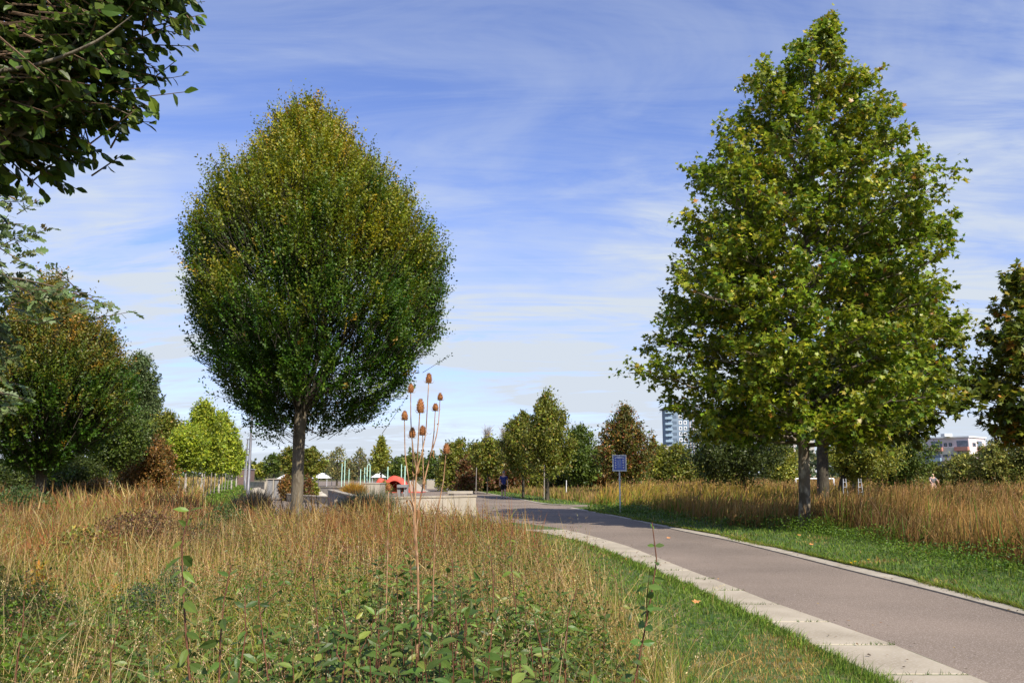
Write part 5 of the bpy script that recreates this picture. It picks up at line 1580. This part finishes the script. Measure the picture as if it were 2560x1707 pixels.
# ------------------------------------------------------------------ walking person
def skin_mesh(name, verts, edges, radii, m, parent, sub=2, rootv=0):
    me = bpy.data.meshes.new(name); me.from_pydata(verts, edges, [])
    o = bpy.data.objects.new(name, me); COL.objects.link(o)
    o.parent = parent
    md = o.modifiers.new('Skin', 'SKIN'); md.use_smooth_shade = True
    for i, r in enumerate(radii):
        sv = me.skin_vertices[0].data[i]
        sv.radius = (r, r) if not isinstance(r, tuple) else r
        sv.use_root = (i == rootv)
    s = o.modifiers.new('Sub', 'SUBSURF'); s.levels = sub; s.render_levels = sub
    me.materials.append(m)
    return o
def person():
    X, Y = gnd(1259, 1246.5)
    root = empty('person', (X, Y, .012), 'walking person in navy shirt, black shorts and cap on the far path', 'person')
    # joints, front is -Y, in metres
    v = [(0, 0, .94), (0, 0, 1.10), (0, .01, 1.30), (0, .01, 1.44), (0, -.01, 1.53), (0, -.02, 1.62), (0, -.02, 1.73),
         (.09, 0, .90), (.10, -.10, .50), (.10, -.06, .10), (.105, -.17, .05),
         (-.09, 0, .90), (-.10, .06, .50), (-.10, .20, .12), (-.10, .11, .04),
         (.18, .01, 1.42), (.25, .03, 1.16), (.26, -.07, .93), (.26, -.09, .87),
         (-.18, .01, 1.42), (-.25, -.01, 1.16), (-.25, .0, .91), (-.25, .0, .85)]
    e = [(0, 1), (1, 2), (2, 3), (3, 4), (4, 5), (5, 6), (0, 7), (7, 8), (8, 9), (9, 10), (0, 11), (11, 12), (12, 13), (13, 14), (3, 15), (15, 16), (16, 17), (17, 18), (3, 19), (19, 20), (20, 21), (21, 22)]
    rd = [(.15, .11), (.145, .10), (.16, .11), (.11, .08), .052, (.075, .09), (.07, .085),
          .095, .06, .038, .035, .095, .06, .038, .035,
          .06, .043, .03, .034, .06, .043, .03, .034]
    nv = len(v)
    for s, wi in ((1, 18), (-1, 22)):
        w = np.array(v[wi])
        for k, (dx, l) in enumerate(((-.026, .06), (-.009, .07), (.009, .066), (.026, .052))):
            a = w + np.array([0, dx, -.035]); b = a + np.array([-.008 * s, -.006, -l * .55]); c = b + np.array([-.018 * s, -.004, -l * .45])
            i0 = len(v); v += [tuple(a), tuple(b), tuple(c)]; e += [(wi, i0), (i0, i0 + 1), (i0 + 1, i0 + 2)]; rd += [.0095, .009, .008]
        a = w + np.array([-.01 * s, -.035, -.01]); b = a + np.array([-.01 * s, -.018, -.035])
        i0 = len(v); v += [tuple(a), tuple(b)]; e += [(wi, i0), (i0, i0 + 1)]; rd += [.011, .009]
    skin_mesh('body', v, e, rd, M_skin, root)
    # shirt
    sv = [(0, 0, .83), (0, 0, 1.08), (0, .01, 1.30), (0, .01, 1.44), (.18, .01, 1.425), (.235, .025, 1.24), (-.18, .01, 1.425), (-.235, 0, 1.24)]
    se = [(0, 1), (1, 2), (2, 3), (3, 4), (4, 5), (3, 6), (6, 7)]
    skin_mesh('shirt', sv, se, [(.175, .13), (.17, .125), (.185, .13), (.125, .095), .078, .072, .078, .072], M_navy, root)
    pv = [(0, 0, 1.04), (.095, 0, .88), (.108, -.075, .56), (-.095, 0, .88), (-.108, .045, .56)]
    skin_mesh('shorts', pv, [(0, 1), (1, 2), (0, 3), (3, 4)], [(.165, .125), .112, .098, .112, .098], M_black, root)
    for (x, y, z) in ((.10, -.06, .045), (-.10, .20, .055)):
        skin_mesh('shoe', [(x, y + .05, z), (x, y - .07, z), (x, y - .17, z - .008)], [(0, 1), (1, 2)], [.045, .045, .038], M_dark, root)
    # cap with brim, nose, ears, eyes
    g = Geo(); th = np.linspace(0, 6.283, 17)[:-1]; V = []
    for ph in (1.45, 1.1, .75, .4, .08):
        for t in th: V.append((.098 * math.sin(ph) * math.cos(t), -.02 + .112 * math.sin(ph) * math.sin(t), 1.70 + .115 * math.cos(ph)))
    g.add(V, [(r0 * 16 + j, r0 * 16 + (j + 1) % 16, (r0 + 1) * 16 + (j + 1) % 16, (r0 + 1) * 16 + j) for r0 in range(4) for j in range(16)]); g.add(V[-16:], [list(range(16))])
    cap = g.build('cap', M_hair, root, True)
    g = Geo(); prism(g, [(-.07, -.10), (-.05, -.175), (0, -.20), (.05, -.175), (.07, -.10)], 1.695, 1.705); g.build('brim', M_hair, cap)
    g = Geo(); tube(g, [(0, -.105, 1.66), (0, -.128, 1.625), (0, -.108, 1.615)], [.008, .016, .01], 6); g.build('nose', M_skin, root, True)
    g = Geo(); box(g, (-.028, -.112, 1.572), (.028, -.104, 1.584)); g.build('mouth', M_red, root)
    for s in (-1, 1):
        g = Geo(); tube(g, [(s * .032, -.108, 1.655), (s * .032, -.116, 1.655)], [.013, .008], 8); g.build('eye', M_dark, root)
        g = Geo(); tube(g, [(s * .078, -.01, 1.61), (s * .09, 0, 1.64), (s * .08, .0, 1.67)], [.012, .018, .01], 6); g.build('ear', M_skin, root, True)
person()
# distant seated cyclist behind the tawny grass
def cyclist():
    Y = 58; X = xat(2331, 1205, Y)
    root = empty('person', (X, Y, 0), 'bald person in a grey top barely showing above the tawny grass on the right', 'person')
    v = [(0, 0, .85), (0, -.05, 1.15), (0, -.08, 1.35), (0, -.1, 1.45), (0, -.12, 1.55), (0, -.12, 1.66), (.18, -.06, 1.33), (.28, -.25, 1.12), (.22, -.42, 1.0), (-.18, -.06, 1.33), (-.28, -.25, 1.12), (-.22, -.42, 1.0), (.12, -.1, .8), (.14, -.3, .45), (.14, -.15, .08), (.14, -.26, .05), (-.12, -.1, .8), (-.14, -.3, .5), (-.14, -.1, .2), (-.14, -.2, .15)]
    e = [(0, 1), (1, 2), (2, 3), (3, 4), (4, 5), (2, 6), (6, 7), (7, 8), (2, 9), (9, 10), (10, 11), (0, 12), (12, 13), (13, 14), (14, 15), (0, 16), (16, 17), (17, 18), (18, 19)]
    skin_mesh('body', v, e, [.14, .14, .14, .06, .085, .075, .07, .045, .035, .07, .045, .035, .09, .06, .04, .035, .09, .06, .04, .035], M_skin, root)
    skin_mesh('shirt', [(0, 0, .9), (0, -.05, 1.15), (0, -.08, 1.33), (.18, -.07, 1.32), (.24, -.17, 1.2), (-.18, -.07, 1.32), (-.24, -.17, 1.2)], [(0, 1), (1, 2), (2, 3), (3, 4), (2, 5), (5, 6)], [.17, .17, .16, .09, .07, .09, .07], M_hair, root)
cyclist()

# ------------------------------------------------------------------ teasels
YT = 4.6
def cpt(x, y, Y=YT, dy=0):           # measured in an enlargement of the teasel area
    return at(960 + x / 3.92, 900 + y / 3.92, Y + dy)
heads = {'A': (440, 178, 58, 95), 'B': (264, 277, 52, 85), 'C': (551, 358, 48, 70), 'D': (357, 448, 68, 135), 'E': (504, 462, 52, 70), 'F': (203, 543, 56, 88), 'G': (277, 712, 58, 98), 'H': (379, 690, 58, 92)}
def teasel_head(root, c, w, h, org, seed, tiltx=0):
    r = np.random.default_rng(seed)
    s = w / 3.92 / FPX * YT * .5 * 1.02; hh = h / 3.92 / FPX * YT
    g = Geo(); nr, na = 9, 14; V = []
    for i in range(nr + 1):
        f = i / nr; rad = s * (math.sin(math.pi * min(1, .1 + .9 * f)) ** .55) * (1.06 - .3 * f)
        for j in range(na):
            a = j * 2 * math.pi / na + .2 * i; k = 1 + (.08 if (i + j) % 2 else -.05)
            V.append((rad * k * math.cos(a) + tiltx * f * hh, rad * k * math.sin(a), (f - .5) * hh))
    F = [(i * na + j, i * na + (j + 1) % na, (i + 1) * na + (j + 1) % na, (i + 1) * na + j) for i in range(nr) for j in range(na)]
    V = np.array(V) + np.array(c); g.add(V, F)
    head = g.build('seed_head', M_teasel, root, True, org)
    # bristles
    g = Geo(); n = 330
    f = r.uniform(0.02, 1, n); a = r.uniform(0, 6.28, n)
    rad = s * (np.sin(math.pi * np.minimum(1, .1 + .9 * f)) ** .55) * (1.06 - .3 * f)
    P = np.c_[rad * np.cos(a), rad * np.sin(a), (f - .5) * hh] + np.array(c)
    D = np.c_[np.cos(a), np.sin(a), .25 + 1.1 * f]
    leaves(g, P - unit(D) * .002, D, r.normal(size=(n, 3)), s * .55 * r.uniform(.6, 1.2, n), .0028, palette(n, (A3(.34, .15, .05), A3(.5, .28, .12)), (1, 1)))
    g.build('bristle', M_grass, head, False, org)['kind'] = 'stuff'
    # long bracts curving up from the base
    g = Geo()
    for k in range(7):
        a = k * .9 + r.uniform(0, .5); b = np.array(c) - np.array([0, 0, hh * .48]); l = s * r.uniform(1.2, 2.0)
        o = np.array([math.cos(a), math.sin(a), 0])
        tube(g, [b, b + o * l * .75 + np.array([0, 0, -.001]), b + o * l * 1.05 + np.array([0, 0, l * .45])], [.0016, .0012, .0005], 4, cap=False)
    g.build('bract', M_teasel_stem, head, False, org)
def stem(root, pts, r0, r1, org, name='stem'):
    P = np.array(pts, float); n = len(P)
    t = np.linspace(0, 1, n * 5); tt = np.linspace(0, 1, n)
    Q = np.stack([np.interp(t, tt, P[:, i]) for i in range(3)], -1)
    for _ in range(2): Q[1:-1] = (Q[:-2] + 2 * Q[1:-1] + Q[2:]) / 4
    g = Geo(); tube(g, Q, np.linspace(r0, r1, len(Q)), 7)
    g.build(name, M_teasel_stem, root, True, org)
def teasel():
    bx = at(1045, 1480, YT)
    org = (bx[0], YT, 0)
    root = empty('teasel_plant', org, 'tall dry teasel with eight brown seed heads in front of the wall', 'plant')
    for i, (k, (x, y, w, h)) in enumerate(heads.items()):
        dy = {'A': .05, 'B': .02, 'C': .08, 'D': -.06, 'E': .04, 'F': -.02, 'G': .03, 'H': .06}[k]
        teasel_head(root, cpt(x, y, dy=dy), w, h, org, i)
    low = [at(1036.5, 1300, YT), at(1044, 1400, YT), at(1046, 1500, YT), (bx[0], YT, 0)]
    stem(root, [cpt(350, 512, dy=-.06), cpt(330, 900, dy=-.03), cpt(322, 1030), cpt(312, 1200), cpt(302, 1450)] + low, .0032, .0075, org)
    stem(root, [cpt(438, 225, dy=.05), cpt(425, 450, dy=.05), cpt(412, 700, dy=.04), cpt(375, 900, dy=.02), cpt(338, 1020), cpt(322, 1100)], .0026, .004, org)
    stem(root, [cpt(262, 318, dy=.02), cpt(262, 560, dy=.02), cpt(270, 740, dy=.02), cpt(290, 900), cpt(308, 1020), cpt(322, 1110)], .0026, .004, org)
    stem(root, [cpt(503, 496, dy=.04), cpt(490, 720, dy=.04), cpt(470, 870, dy=.04), cpt(440, 1000, dy=.04), cpt(400, 1160, dy=.03), cpt(370, 1290, dy=.02), cpt(335, 1450), at(1040, 1340, YT)], .0026, .0055, org)
    stem(root, [cpt(549, 392, dy=.08), cpt(535, 610, dy=.07), cpt(515, 740, dy=.06), cpt(478, 865, dy=.04)], .0024, .0035, org)
    stem(root, [cpt(200, 585, dy=-.02), cpt(205, 900, dy=-.02), cpt(215, 1000, dy=-.02), cpt(240, 1170, dy=-.02), cpt(265, 1330, dy=-.01), cpt(300, 1450), at(1038, 1330, YT)], .0026, .005, org)
    stem(root, [cpt(275, 758, dy=.03), cpt(280, 950, dy=.03), cpt(290, 1180, dy=.02), cpt(285, 1400, dy=.01), at(1034, 1300, YT), at(1043, 1420, YT)], .0026, .005, org)
    stem(root, [cpt(379, 735, dy=.06), cpt(382, 1000, dy=.05), cpt(388, 1160, dy=.04), cpt(372, 1280, dy=.02)], .0026, .0035, org)
    # curled dry leaves
    def curl(pts, w):
        P = np.array([cpt(*p) for p in pts]); n = len(P)
        t = np.linspace(0, 1, 14); Q = np.stack([np.interp(t, np.linspace(0, 1, n), P[:, i]) for i in range(3)], -1)
        for _ in range(2): Q[1:-1] = (Q[:-2] + 2 * Q[1:-1] + Q[2:]) / 4
        ww = w * np.sin(np.clip(t, .06, .97) * math.pi) ** .6
        Lv = Q + np.c_[ww * .5, ww, np.zeros(14)]; Rv = Q - np.c_[ww * .5, ww, np.zeros(14)]
        g = Geo(); V = np.vstack([Lv, Rv]); g.add(V, [(i, i + 1, 14 + i + 1, 14 + i) for i in range(13)], A3(.34, .17, .07))
        g.build('dry_leaf', M_grass, root, True, org)
    curl([(325, 1030), (345, 1060), (340, 1110), (310, 1130), (280, 1110), (278, 1090)], .008)
    curl([(400, 1165), (405, 1200), (390, 1230), (395, 1260), (402, 1275)], .007)
    curl([(285, 1160), (270, 1190), (275, 1225), (290, 1240)], .006)
    curl([(300, 1450), (270, 1420), (262, 1375), (235, 1360), (215, 1385), (222, 1410), (245, 1400)], .008)
    curl([(412, 690), (422, 715), (440, 728), (458, 720), (466, 708)], .003)
    curl([(475, 870), (490, 910), (480, 930), (495, 965)], .006)
    curl([(530, 640), (520, 625), (538, 615)], .005)
    curl([(330, 1450), (345, 1480), (340, 1540), (325, 1600)], .014)
    curl([(300, 1500), (250, 1520), (235, 1560), (250, 1600)], .008)
    # right teasel
    b2 = cpt(470, 1700, 4.8)
    org2 = (b2[0], 4.8, 0)
    r2 = empty('teasel_plant', org2, 'slanting teasel stem with a single head right of the tall teasel', 'plant')
    teasel_head(r2, cpt(611, 868, 4.8), 62, 100, org2, 31)
    stem(r2, [cpt(606, 915, 4.8), cpt(585, 1170, 4.8), cpt(552, 1340, 4.8), cpt(530, 1450, 4.8), cpt(500, 1568, 4.8), (b2[0], 4.8, 0)], .0026, .005, org2)
    b3 = cpt(40, 1700, 5.2); org3 = (b3[0], 5.2, 0)
    r3 = empty('teasel_plant', org3, 'short lone teasel with one head left of the tall teasel', 'plant')
    teasel_head(r3, cpt(44, 1240, 5.2), 50, 80, org3, 32)
    stem(r3, [cpt(44, 1278, 5.2), cpt(46, 1400, 5.2), cpt(40, 1700, 5.2), (b3[0], 5.2, 0)], .0026, .004, org3)
teasel()

# ------------------------------------------------------------------ leafy plants in the foreground
def leafy(name, top, base, label, L, W_, cols, seed, n_pair, objs=True, r0=.006, m_stem=None, droop=-.45, T=T_L, gap0=.15, side_shoots=0, lean=0.04):
    r = np.random.default_rng(seed)
    org = (base[0], base[1], 0)
    root = empty(name, org, label, 'plant')
    t = np.linspace(0, 1, 9)
    B0, T0 = np.array([base[0], base[1], 0.0]), np.array(top)
    Q = B0 + (T0 - B0) * t[:, None]; Q[:, 0] += lean * np.sin(t * 4 + seed); Q[0] = B0; Q[-1] = T0
    g = Geo(); tube(g, Q, r0 * (1 - .75 * t) + .001, 6); g.build('stem', m_stem or M_stemred, root, True, org)
    P, D, Nn, Ls = [], [], [], []
    def along(Q, npair, Lf):
        tq = np.linspace(0, 1, len(Q))
        for i in range(npair):
            f = gap0 + (1 - gap0) * (i + .5) / npair
            c = np.array([np.interp(f, tq, Q[:, k]) for k in range(3)])
            a = i * 1.57 + r.uniform(-.4, .4)
            for s in (0, math.pi):
                if r.uniform() < .06: continue
                o = np.array([math.cos(a + s), math.sin(a + s), 0])
                P.append(c); D.append(o + np.array([0, 0, droop + .9 * (f > .93)]) + r.normal(0, .2, 3)); Nn.append(np.array([.15, -.75, .5]) + o * .3 + r.normal(0, .45, 3)); Ls.append(Lf * r.uniform(.65, 1.15) * (1 - .35 * (f > .85)))
    along(Q, n_pair, L)
    for k in range(side_shoots):
        f = r.uniform(.25, .8); c = np.array([np.interp(f, t, Q[:, q]) for q in range(3)]); a = r.uniform(0, 6.28)
        e = c + np.array([math.cos(a), math.sin(a), 1.3]) * r.uniform(.08, .2)
        q2 = np.array([c, (c + e) / 2 + r.normal(0, .01, 3), e]); g = Geo(); tube(g, q2, [.003, .002, .001], 5); g.build('side_shoot', m_stem or M_stemred, root, True, org)
        along(q2, 4, L * .8)
    P, D, Nn, Ls = map(np.array, (P, D, Nn, Ls))
    mv = leaf_variants(name + str(cols[0][0][0]), T, palette(8, *cols, r=r), M_leaf)
    leaf_objects(root, P, D, Nn, Ls, Ls * W_ / L, mv, org)
    return root
dog = ((A3(.065, .11, .02), A3(.09, .145, .028), A3(.045, .08, .015)), (3, 2, 3))
yel = ((A3(.12, .18, .025), A3(.09, .14, .025), A3(.17, .2, .03)), (3, 3, 2))
def base_at(u, Y): return ((u - 1280) / FPX * (Y * CT - EYE * ST), Y)
leafy('leafy_plant', at(478, 1258, 3.7), base_at(462, 3.7), 'tall single leafy stem with drooping yellow green leaves, left foreground', .11, .045, yel, 1, 19, r0=.007)
leafy('leafy_plant', at(578, 1412, 3.5), base_at(560, 3.5), 'dark red stemmed leafy plant just right of the tall yellow green stem', .095, .036, dog, 2, 12, side_shoots=2)
leafy('leafy_plant', at(612, 1490, 3.3), base_at(590, 3.3), 'shorter dark leafy plant leaning right beside the red stemmed one', .095, .04, dog, 3, 11)
leafy('sapling', at(1630, 1305, 3.9), base_at(1560, 3.9), 'slender sapling with small glossy leaves in front of the slab pavement', .08, .045, dog, 4, 16, T=T_O, droop=-.1, side_shoots=1)
leafy('leafy_plant', at(1222, 1360, 4.2), base_at(1185, 4.2), 'leaning leafy stem standing clear of the brown grass right of the tall teasel', .06, .026, dog, 5, 8, side_shoots=2)
leafy('leafy_plant', at(782, 1352, 4.6), base_at(778, 4.6), 'narrow dark leafy stem below the big bare trunk', .06, .028, dog, 6, 8)
leafy('leafy_plant', at(1288, 1292, 5.4), base_at(1285, 5.4), 'thin stem with one bright leaf tuft before the path bend', .07, .035, yel, 7, 4, gap0=.7)
leafy('leafy_plant', at(1442, 1470, 3.9), base_at(1415, 3.9), 'leafy red stemmed plant left of the sapling', .06, .026, dog, 8, 8, side_shoots=3)
leafy('leafy_plant', at(850, 1500, 3.4), base_at(842, 3.4), 'broad leafy stem rising through the undergrowth left of the tall teasel', .09, .036, dog, 10, 10, side_shoots=2)
leafy('leafy_plant', at(1335, 1545, 3.3), base_at(1325, 3.3), 'dark leafy stem at the lower edge right of the teasels', .085, .034, dog, 11, 9, side_shoots=2)
leafy('leafy_plant', at(1130, 1385, 4.6), base_at(1120, 4.6), 'small leafy tip among the brown grass right of the teasel base', .06, .026, dog, 12, 7, side_shoots=2)
leafy('leafy_plant', at(660, 1420, 4.3), base_at(655, 4.3), 'leafy stem between the big bare trunk and the red stemmed plant', .07, .03, dog, 13, 8, side_shoots=2)
leafy('leafy_plant', at(300, 1560, 3.6), base_at(296, 3.6), 'pale green leafy stem low in the left foreground grass', .07, .028, yel, 14, 8)
leafy('leafy_plant', at(60, 1500, 4.2), base_at(50, 4.2), 'small green leafy plant in the grass at the lower left corner', .05, .025, yel, 9, 7)

def undergrowth():
    g = Geo(); gs = Geo(); r = np.random.default_rng(77)
    n = 2100
    u = np.where(r.uniform(0, 1, n) < .8, r.normal(1060, 320, n), r.normal(330, 260, n)); u = u[(u > -60) & (u < 1640)]; n = len(u); Y = 2.5 * (7.6 / 2.5) ** r.uniform(0, 1, n) ** 1.0
    a = snoise(np.c_[u / 160, Y * 1.3], 1.0, 78)
    k = (a > -.45 + .12 * (Y - 3)); u, Y, a = u[k], Y[k], a[k]; n = len(u)
    x = (u - 1280) / FPX * (Y * CT - .9 * ST)
    h = (.82 - .03 * (Y - 3)) * np.exp(np.clip(r.normal(0, .2, n), -.6, .32)) * np.clip(1 - np.abs(u - 1050) / 1500, .6, 1)
    P, D, Nn, L = [], [], [], []
    for i in range(n):
        top = np.array([x[i] + r.normal(0, .07), Y[i] + r.normal(0, .07), h[i]])
        b = np.array([x[i], Y[i], 0]); tube(gs, [b, (b + top) / 2 + r.normal(0, .015, 3), top], [.0045, .003, .0015], 4, cap=False)
        m_ = int(9 + 4 * r.uniform())
        for q in range(m_):
            f = .3 + .7 * (q + .5) / m_; c = b + (top - b) * f; az = q * 1.6 + i
            for s in (0, math.pi):
                o = np.array([math.cos(az + s), math.sin(az + s), -.25 + .7 * (f > .9)])
                P.append(c); D.append(o + r.normal(0, .25, 3)); Nn.append((o[0] * .3, o[1] * .3, 1)); L.append(.072 * r.uniform(.6, 1.25))
    P = np.array(P); n = len(P); L = np.array(L)
    leaves(g, P, np.array(D), np.array(Nn) + np.array([0, -.3, 0]) + r.normal(0, .4, (n, 3)), L, L * .42, palette(n, (A3(.075, .125, .02), A3(.11, .165, .028), A3(.05, .09, .015), A3(.17, .20, .035)), (3, 3, 2, 1.2), r=r), T_L)
    root = empty('undergrowth', (0, 0, 0), 'dense dark green leafy undergrowth in the central foreground', 'undergrowth'); root['kind'] = 'stuff'
    o = g.build('foliage', M_leaf, root); o['kind'] = 'stuff'
    o = gs.build('stem', M_stemred, root); o['kind'] = 'stuff'
undergrowth()
def herb(name, u, v, Y, rad, h, n, cols, label, leafl=.03, wf=.3, T=T_D):
    """bushy herb: fine leaves filling an uneven dome"""
    r = np.random.default_rng(int(u + v)); x0, y0 = base_at(u, Y)
    g = Geo(); P = unit(r.normal(size=(n, 3))) * (r.uniform(0, 1, n) ** .5)[:, None] * np.array([rad, rad, h * .55]) * (1 + .25 * snoise(r.normal(size=(n, 3)), 1, 4)[:, None] * 0)
    P[:, 2] = np.maximum(.02, P[:, 2] + h * .45); P[:, :2] *= (1.1 - .5 * (P[:, 2:3] / h))
    P += np.array([x0, y0, 0])
    leaves(g, P, r.normal(size=(n, 3)) + np.array([0, 0, .8]), r.normal(size=(n, 3)), leafl * r.uniform(.7, 1.3, n), leafl * wf, palette(n, *cols, r=r), T)
    root = empty(name, (x0, y0, 0), label, 'plant')
    g.build('foliage', M_leaf, root, False, (x0, y0, 0))['kind'] = 'stuff'
    g = Geo()
    for i in range(9):
        a = i * .7; tube(g, [(0, 0, 0), (math.cos(a) * rad * .6, math.sin(a) * rad * .6, h * r.uniform(.6, .95))], [.004, .002], 4, cap=False)
    g.build('stem', M_twig, root)
art = ((A3(.075, .115, .06), A3(.05, .085, .04)), (1, 1))
herb('mugwort', 350, 1390, 7.6, .42, .62, 4200, art, 'blue green feathery herb in the left meadow', .05, .25)
herb('mugwort', 430, 1350, 9.0, .30, .66, 2200, art, 'smaller blue green herb right behind the feathery one', .05, .25)
herb('mugwort', 145, 1390, 7.8, .28, .45, 1600, art, 'low blue green herb near the left edge', .05, .25)
yl = ((A3(.45, .27, .03), A3(.30, .27, .04), A3(.5, .2, .03)), (2, 2, 1))
herb('yellow_leafed_shrub', 85, 1320, 8.5, .18, .72, 420, yl, 'small shrub with golden yellow leaves at the left edge', .06, .5)
herb('yellow_leafed_shrub', 200, 1270, 13, .9, .8, 2400, ((A3(.16, .17, .03), A3(.3, .22, .04), A3(.2, .08, .03)), (3, 1, 1)), 'yellowish green bramble patch in the left meadow', .07, .5)
herb('yellow_leafed_shrub', 292, 1345, 8.6, .2, .5, 420, yl, 'yellow leafed sprig left of the blue green herb', .045, .5)
herb('dry_bramble', 345, 1240, 15, 1.2, .98, 4200, ((A3(.13, .06, .03), A3(.09, .06, .025), A3(.16, .1, .04)), (2, 2, 1)), 'dark reddish brown bramble thicket left of the meadow centre', .06, .5)
herb('dark_herb', 500, 1260, 15, .7, .75, 1800, ((A3(.12, .07, .035), A3(.08, .08, .03)), (1, 1)), 'brown herb patch behind the tall yellow green stem', .05, .5)
herb('nettle_clump', 560, 1262, 19, .7, .95, 2200, ((A3(.05, .09, .02), A3(.08, .12, .03)), (1, 1)), 'green nettle clump left of the lamp post foot', .07, .5)
herb('nettle_clump', 45, 1240, 24, 1.2, 1.3, 2400, ((A3(.05, .09, .02), A3(.08, .12, .03)), (1, 1)), 'green nettle clump at the left edge before the dark shade', .1, .5)
herb('yarrow_clump', 1480, 1520, 4.6, .28, .42, 1500, ((A3(.07, .13, .02), A3(.12, .16, .02), A3(.3, .24, .03)), (3, 2, .5)), 'fresh green herb clump left of the sapling', .03, .4)
herb('dry_bush', 2185, 1240, 24, .55, .95, 1500, ((A3(.09, .08, .035), A3(.13, .1, .05)), (1, 1)), 'dark dry clump in the tawny grass on the right', .07, .3)

# bleached curled grass at lower right of the meadow
def bleached():
    r = np.random.default_rng(12); x0, y0 = base_at(1490, 3.4)
    root = empty('bleached_grass', (x0, y0, 0), 'bleached curly dead stalks in the lower right of the meadow', 'plant')
    for i in range(14):
        a = r.uniform(-1.2, 1.9); l = r.uniform(.15, .5)
        t = np.linspace(0, 1, 10)
        P = np.c_[x0 * 0 + r.normal(0, .08) + np.cos(a) * l * t ** 1.4, r.normal(0, .06) + .05 * t, .35 + .32 * t - .3 * t ** 2.5 * l * 2 + r.uniform(-.1, .1)]
        P[0, 2] = 0.1
        g = Geo(); tube(g, P, .0025 * (1.2 - t), 5, cap=False); s = g.build('stalk', M_white_bark, root)
        g = Geo(); k = 26; q = r.uniform(.45, 1, k); PP = np.c_[[np.interp(q, t, P[:, j]) for j in range(3)]].T
        leaves(g, PP, r.normal(size=(k, 3)), r.normal(size=(k, 3)), .014, .006, palette(k, (A3(.62, .5, .38),), (1,)))
        g.build('seed_head', M_grass, s)['kind'] = 'stuff'
bleached()

# dandelions and fallen leaves
for (u, v, lab) in ((2171, 1399, 'yellow dandelion in the verge, right one and farther from the kerb'), (2138, 1404, 'yellow dandelion in the verge, middle one'), (2128, 1407, 'yellow dandelion in the verge, left one nearest the kerb')):
    x, y = gnd(u, v, .09)
    root = empty('dandelion', (x, y, 0), lab, 'flower', 'dandelions in the verge')
    g = Geo(); tube(g, [(0, 0, 0), (0, 0, .085)], .003, 5); g.build('stem', M_stemred, root)
    g = Geo(); k = 26; a = np.linspace(0, 19, k)
    leaves(g, np.tile([[0, 0, .087]], (k, 1)), np.c_[np.cos(a), np.sin(a), np.linspace(.1, 1.4, k)], np.tile([[0, 0, 1.0]], (k, 1)), .032, .014, np.ones((k, 3)))
    g.build('petal', M_flower, root)['kind'] = 'stuff'
for (u, v, lab, z) in ((1734, 1504, 'orange fallen leaf in the grass beside the slabs', .06), (1668, 1344, 'brown fallen leaf in the grass by the kerb', .05), (1563, 1398, 'yellow fallen leaf lying on the slab pavement', .03), (1995, 1337, 'orange fallen leaf in the verge below the plane trunk', .05), (2025, 1360, 'pale fallen leaf in the verge near the kerb', .05)):
    x, y = gnd(u, v, z)
    g = Geo(); leaves(g, [[0, 0, 0]], np.array([[1, .3, .15]]), np.array([[0, -.3, 1.0]]), np.array([.11]), np.array([.10]), np.ones((1, 3)), T_S)
    o = g.build('fallen_leaf', M_deadleaf); o.location = (x, y, z)
    tag(o, lab, 'leaf', 'fallen leaves')

# ------------------------------------------------------------------ litter and creeping grass along the path edges
def litter():
    r = np.random.default_rng(91)
    g = Geo(); n = 260
    y = 5 * (34 / 5) ** r.uniform(0, 1, n)
    side = r.uniform(0, 1, n)
    xk, xs_, xa = interp_y(KO, y), interp_y(SL, y), interp_y(SR, y)
    x = np.where(side < .35, xk - .1 - np.abs(r.normal(0, .35, n)), np.where(side < .8, xs_ + r.uniform(0, .95, n), xa + np.abs(r.normal(0, .3, n))))
    k = (y < 24) | (side < .35); x, y = x[k], y[k]; n = len(x)
    L = r.uniform(.015, .05, n)
    leaves(g, np.c_[x, y, np.full(n, .036)], np.c_[r.normal(size=(n, 2)), np.full(n, .15)], np.c_[r.normal(0, .25, (n, 2)), np.ones(n)], L, L * .6, palette(n, (A3(.16, .09, .04), A3(.30, .18, .06), A3(.08, .06, .03)), (3, 2, 3), r=r))
    o = g.build('leaf_litter', M_leaf)
    tag(o, 'small dry leaf bits scattered along the slabs and kerb', 'leaf litter', kind='stuff')
    g = Geo(); n = 15000
    y = 8.5 * (37 / 8.5) ** r.uniform(0, 1, n)
    w_ = .035 + .06 * np.clip(snoise(np.c_[y * .9, y * 0], 1.0, 92), -.4, 1.4)
    x = interp_y(KO, y) + .03 - np.abs(r.normal(0, 1, n)) * np.maximum(w_, .012)
    k = (y < KO[:, 1].max()); x, y = x[k], y[k]; n = len(x)
    c = palette(n, (GRN, YGRN, A3(.24, .20, .07)), (4, 2, 1.5), r=r)
    blades(g, x, y, 0.02, .05 * np.exp(r.normal(0, .4, n)), np.maximum(.005, 1.6 * y / FPX), np.abs(r.normal(.7, .4, n)), r.uniform(2, 4.5, n), c * .7, c * 1.1, 2)
    o = g.build('kerb_grass', M_grass)
    tag(o, 'ragged grass creeping over the kerb right of the path', 'grass', kind='stuff')
litter()
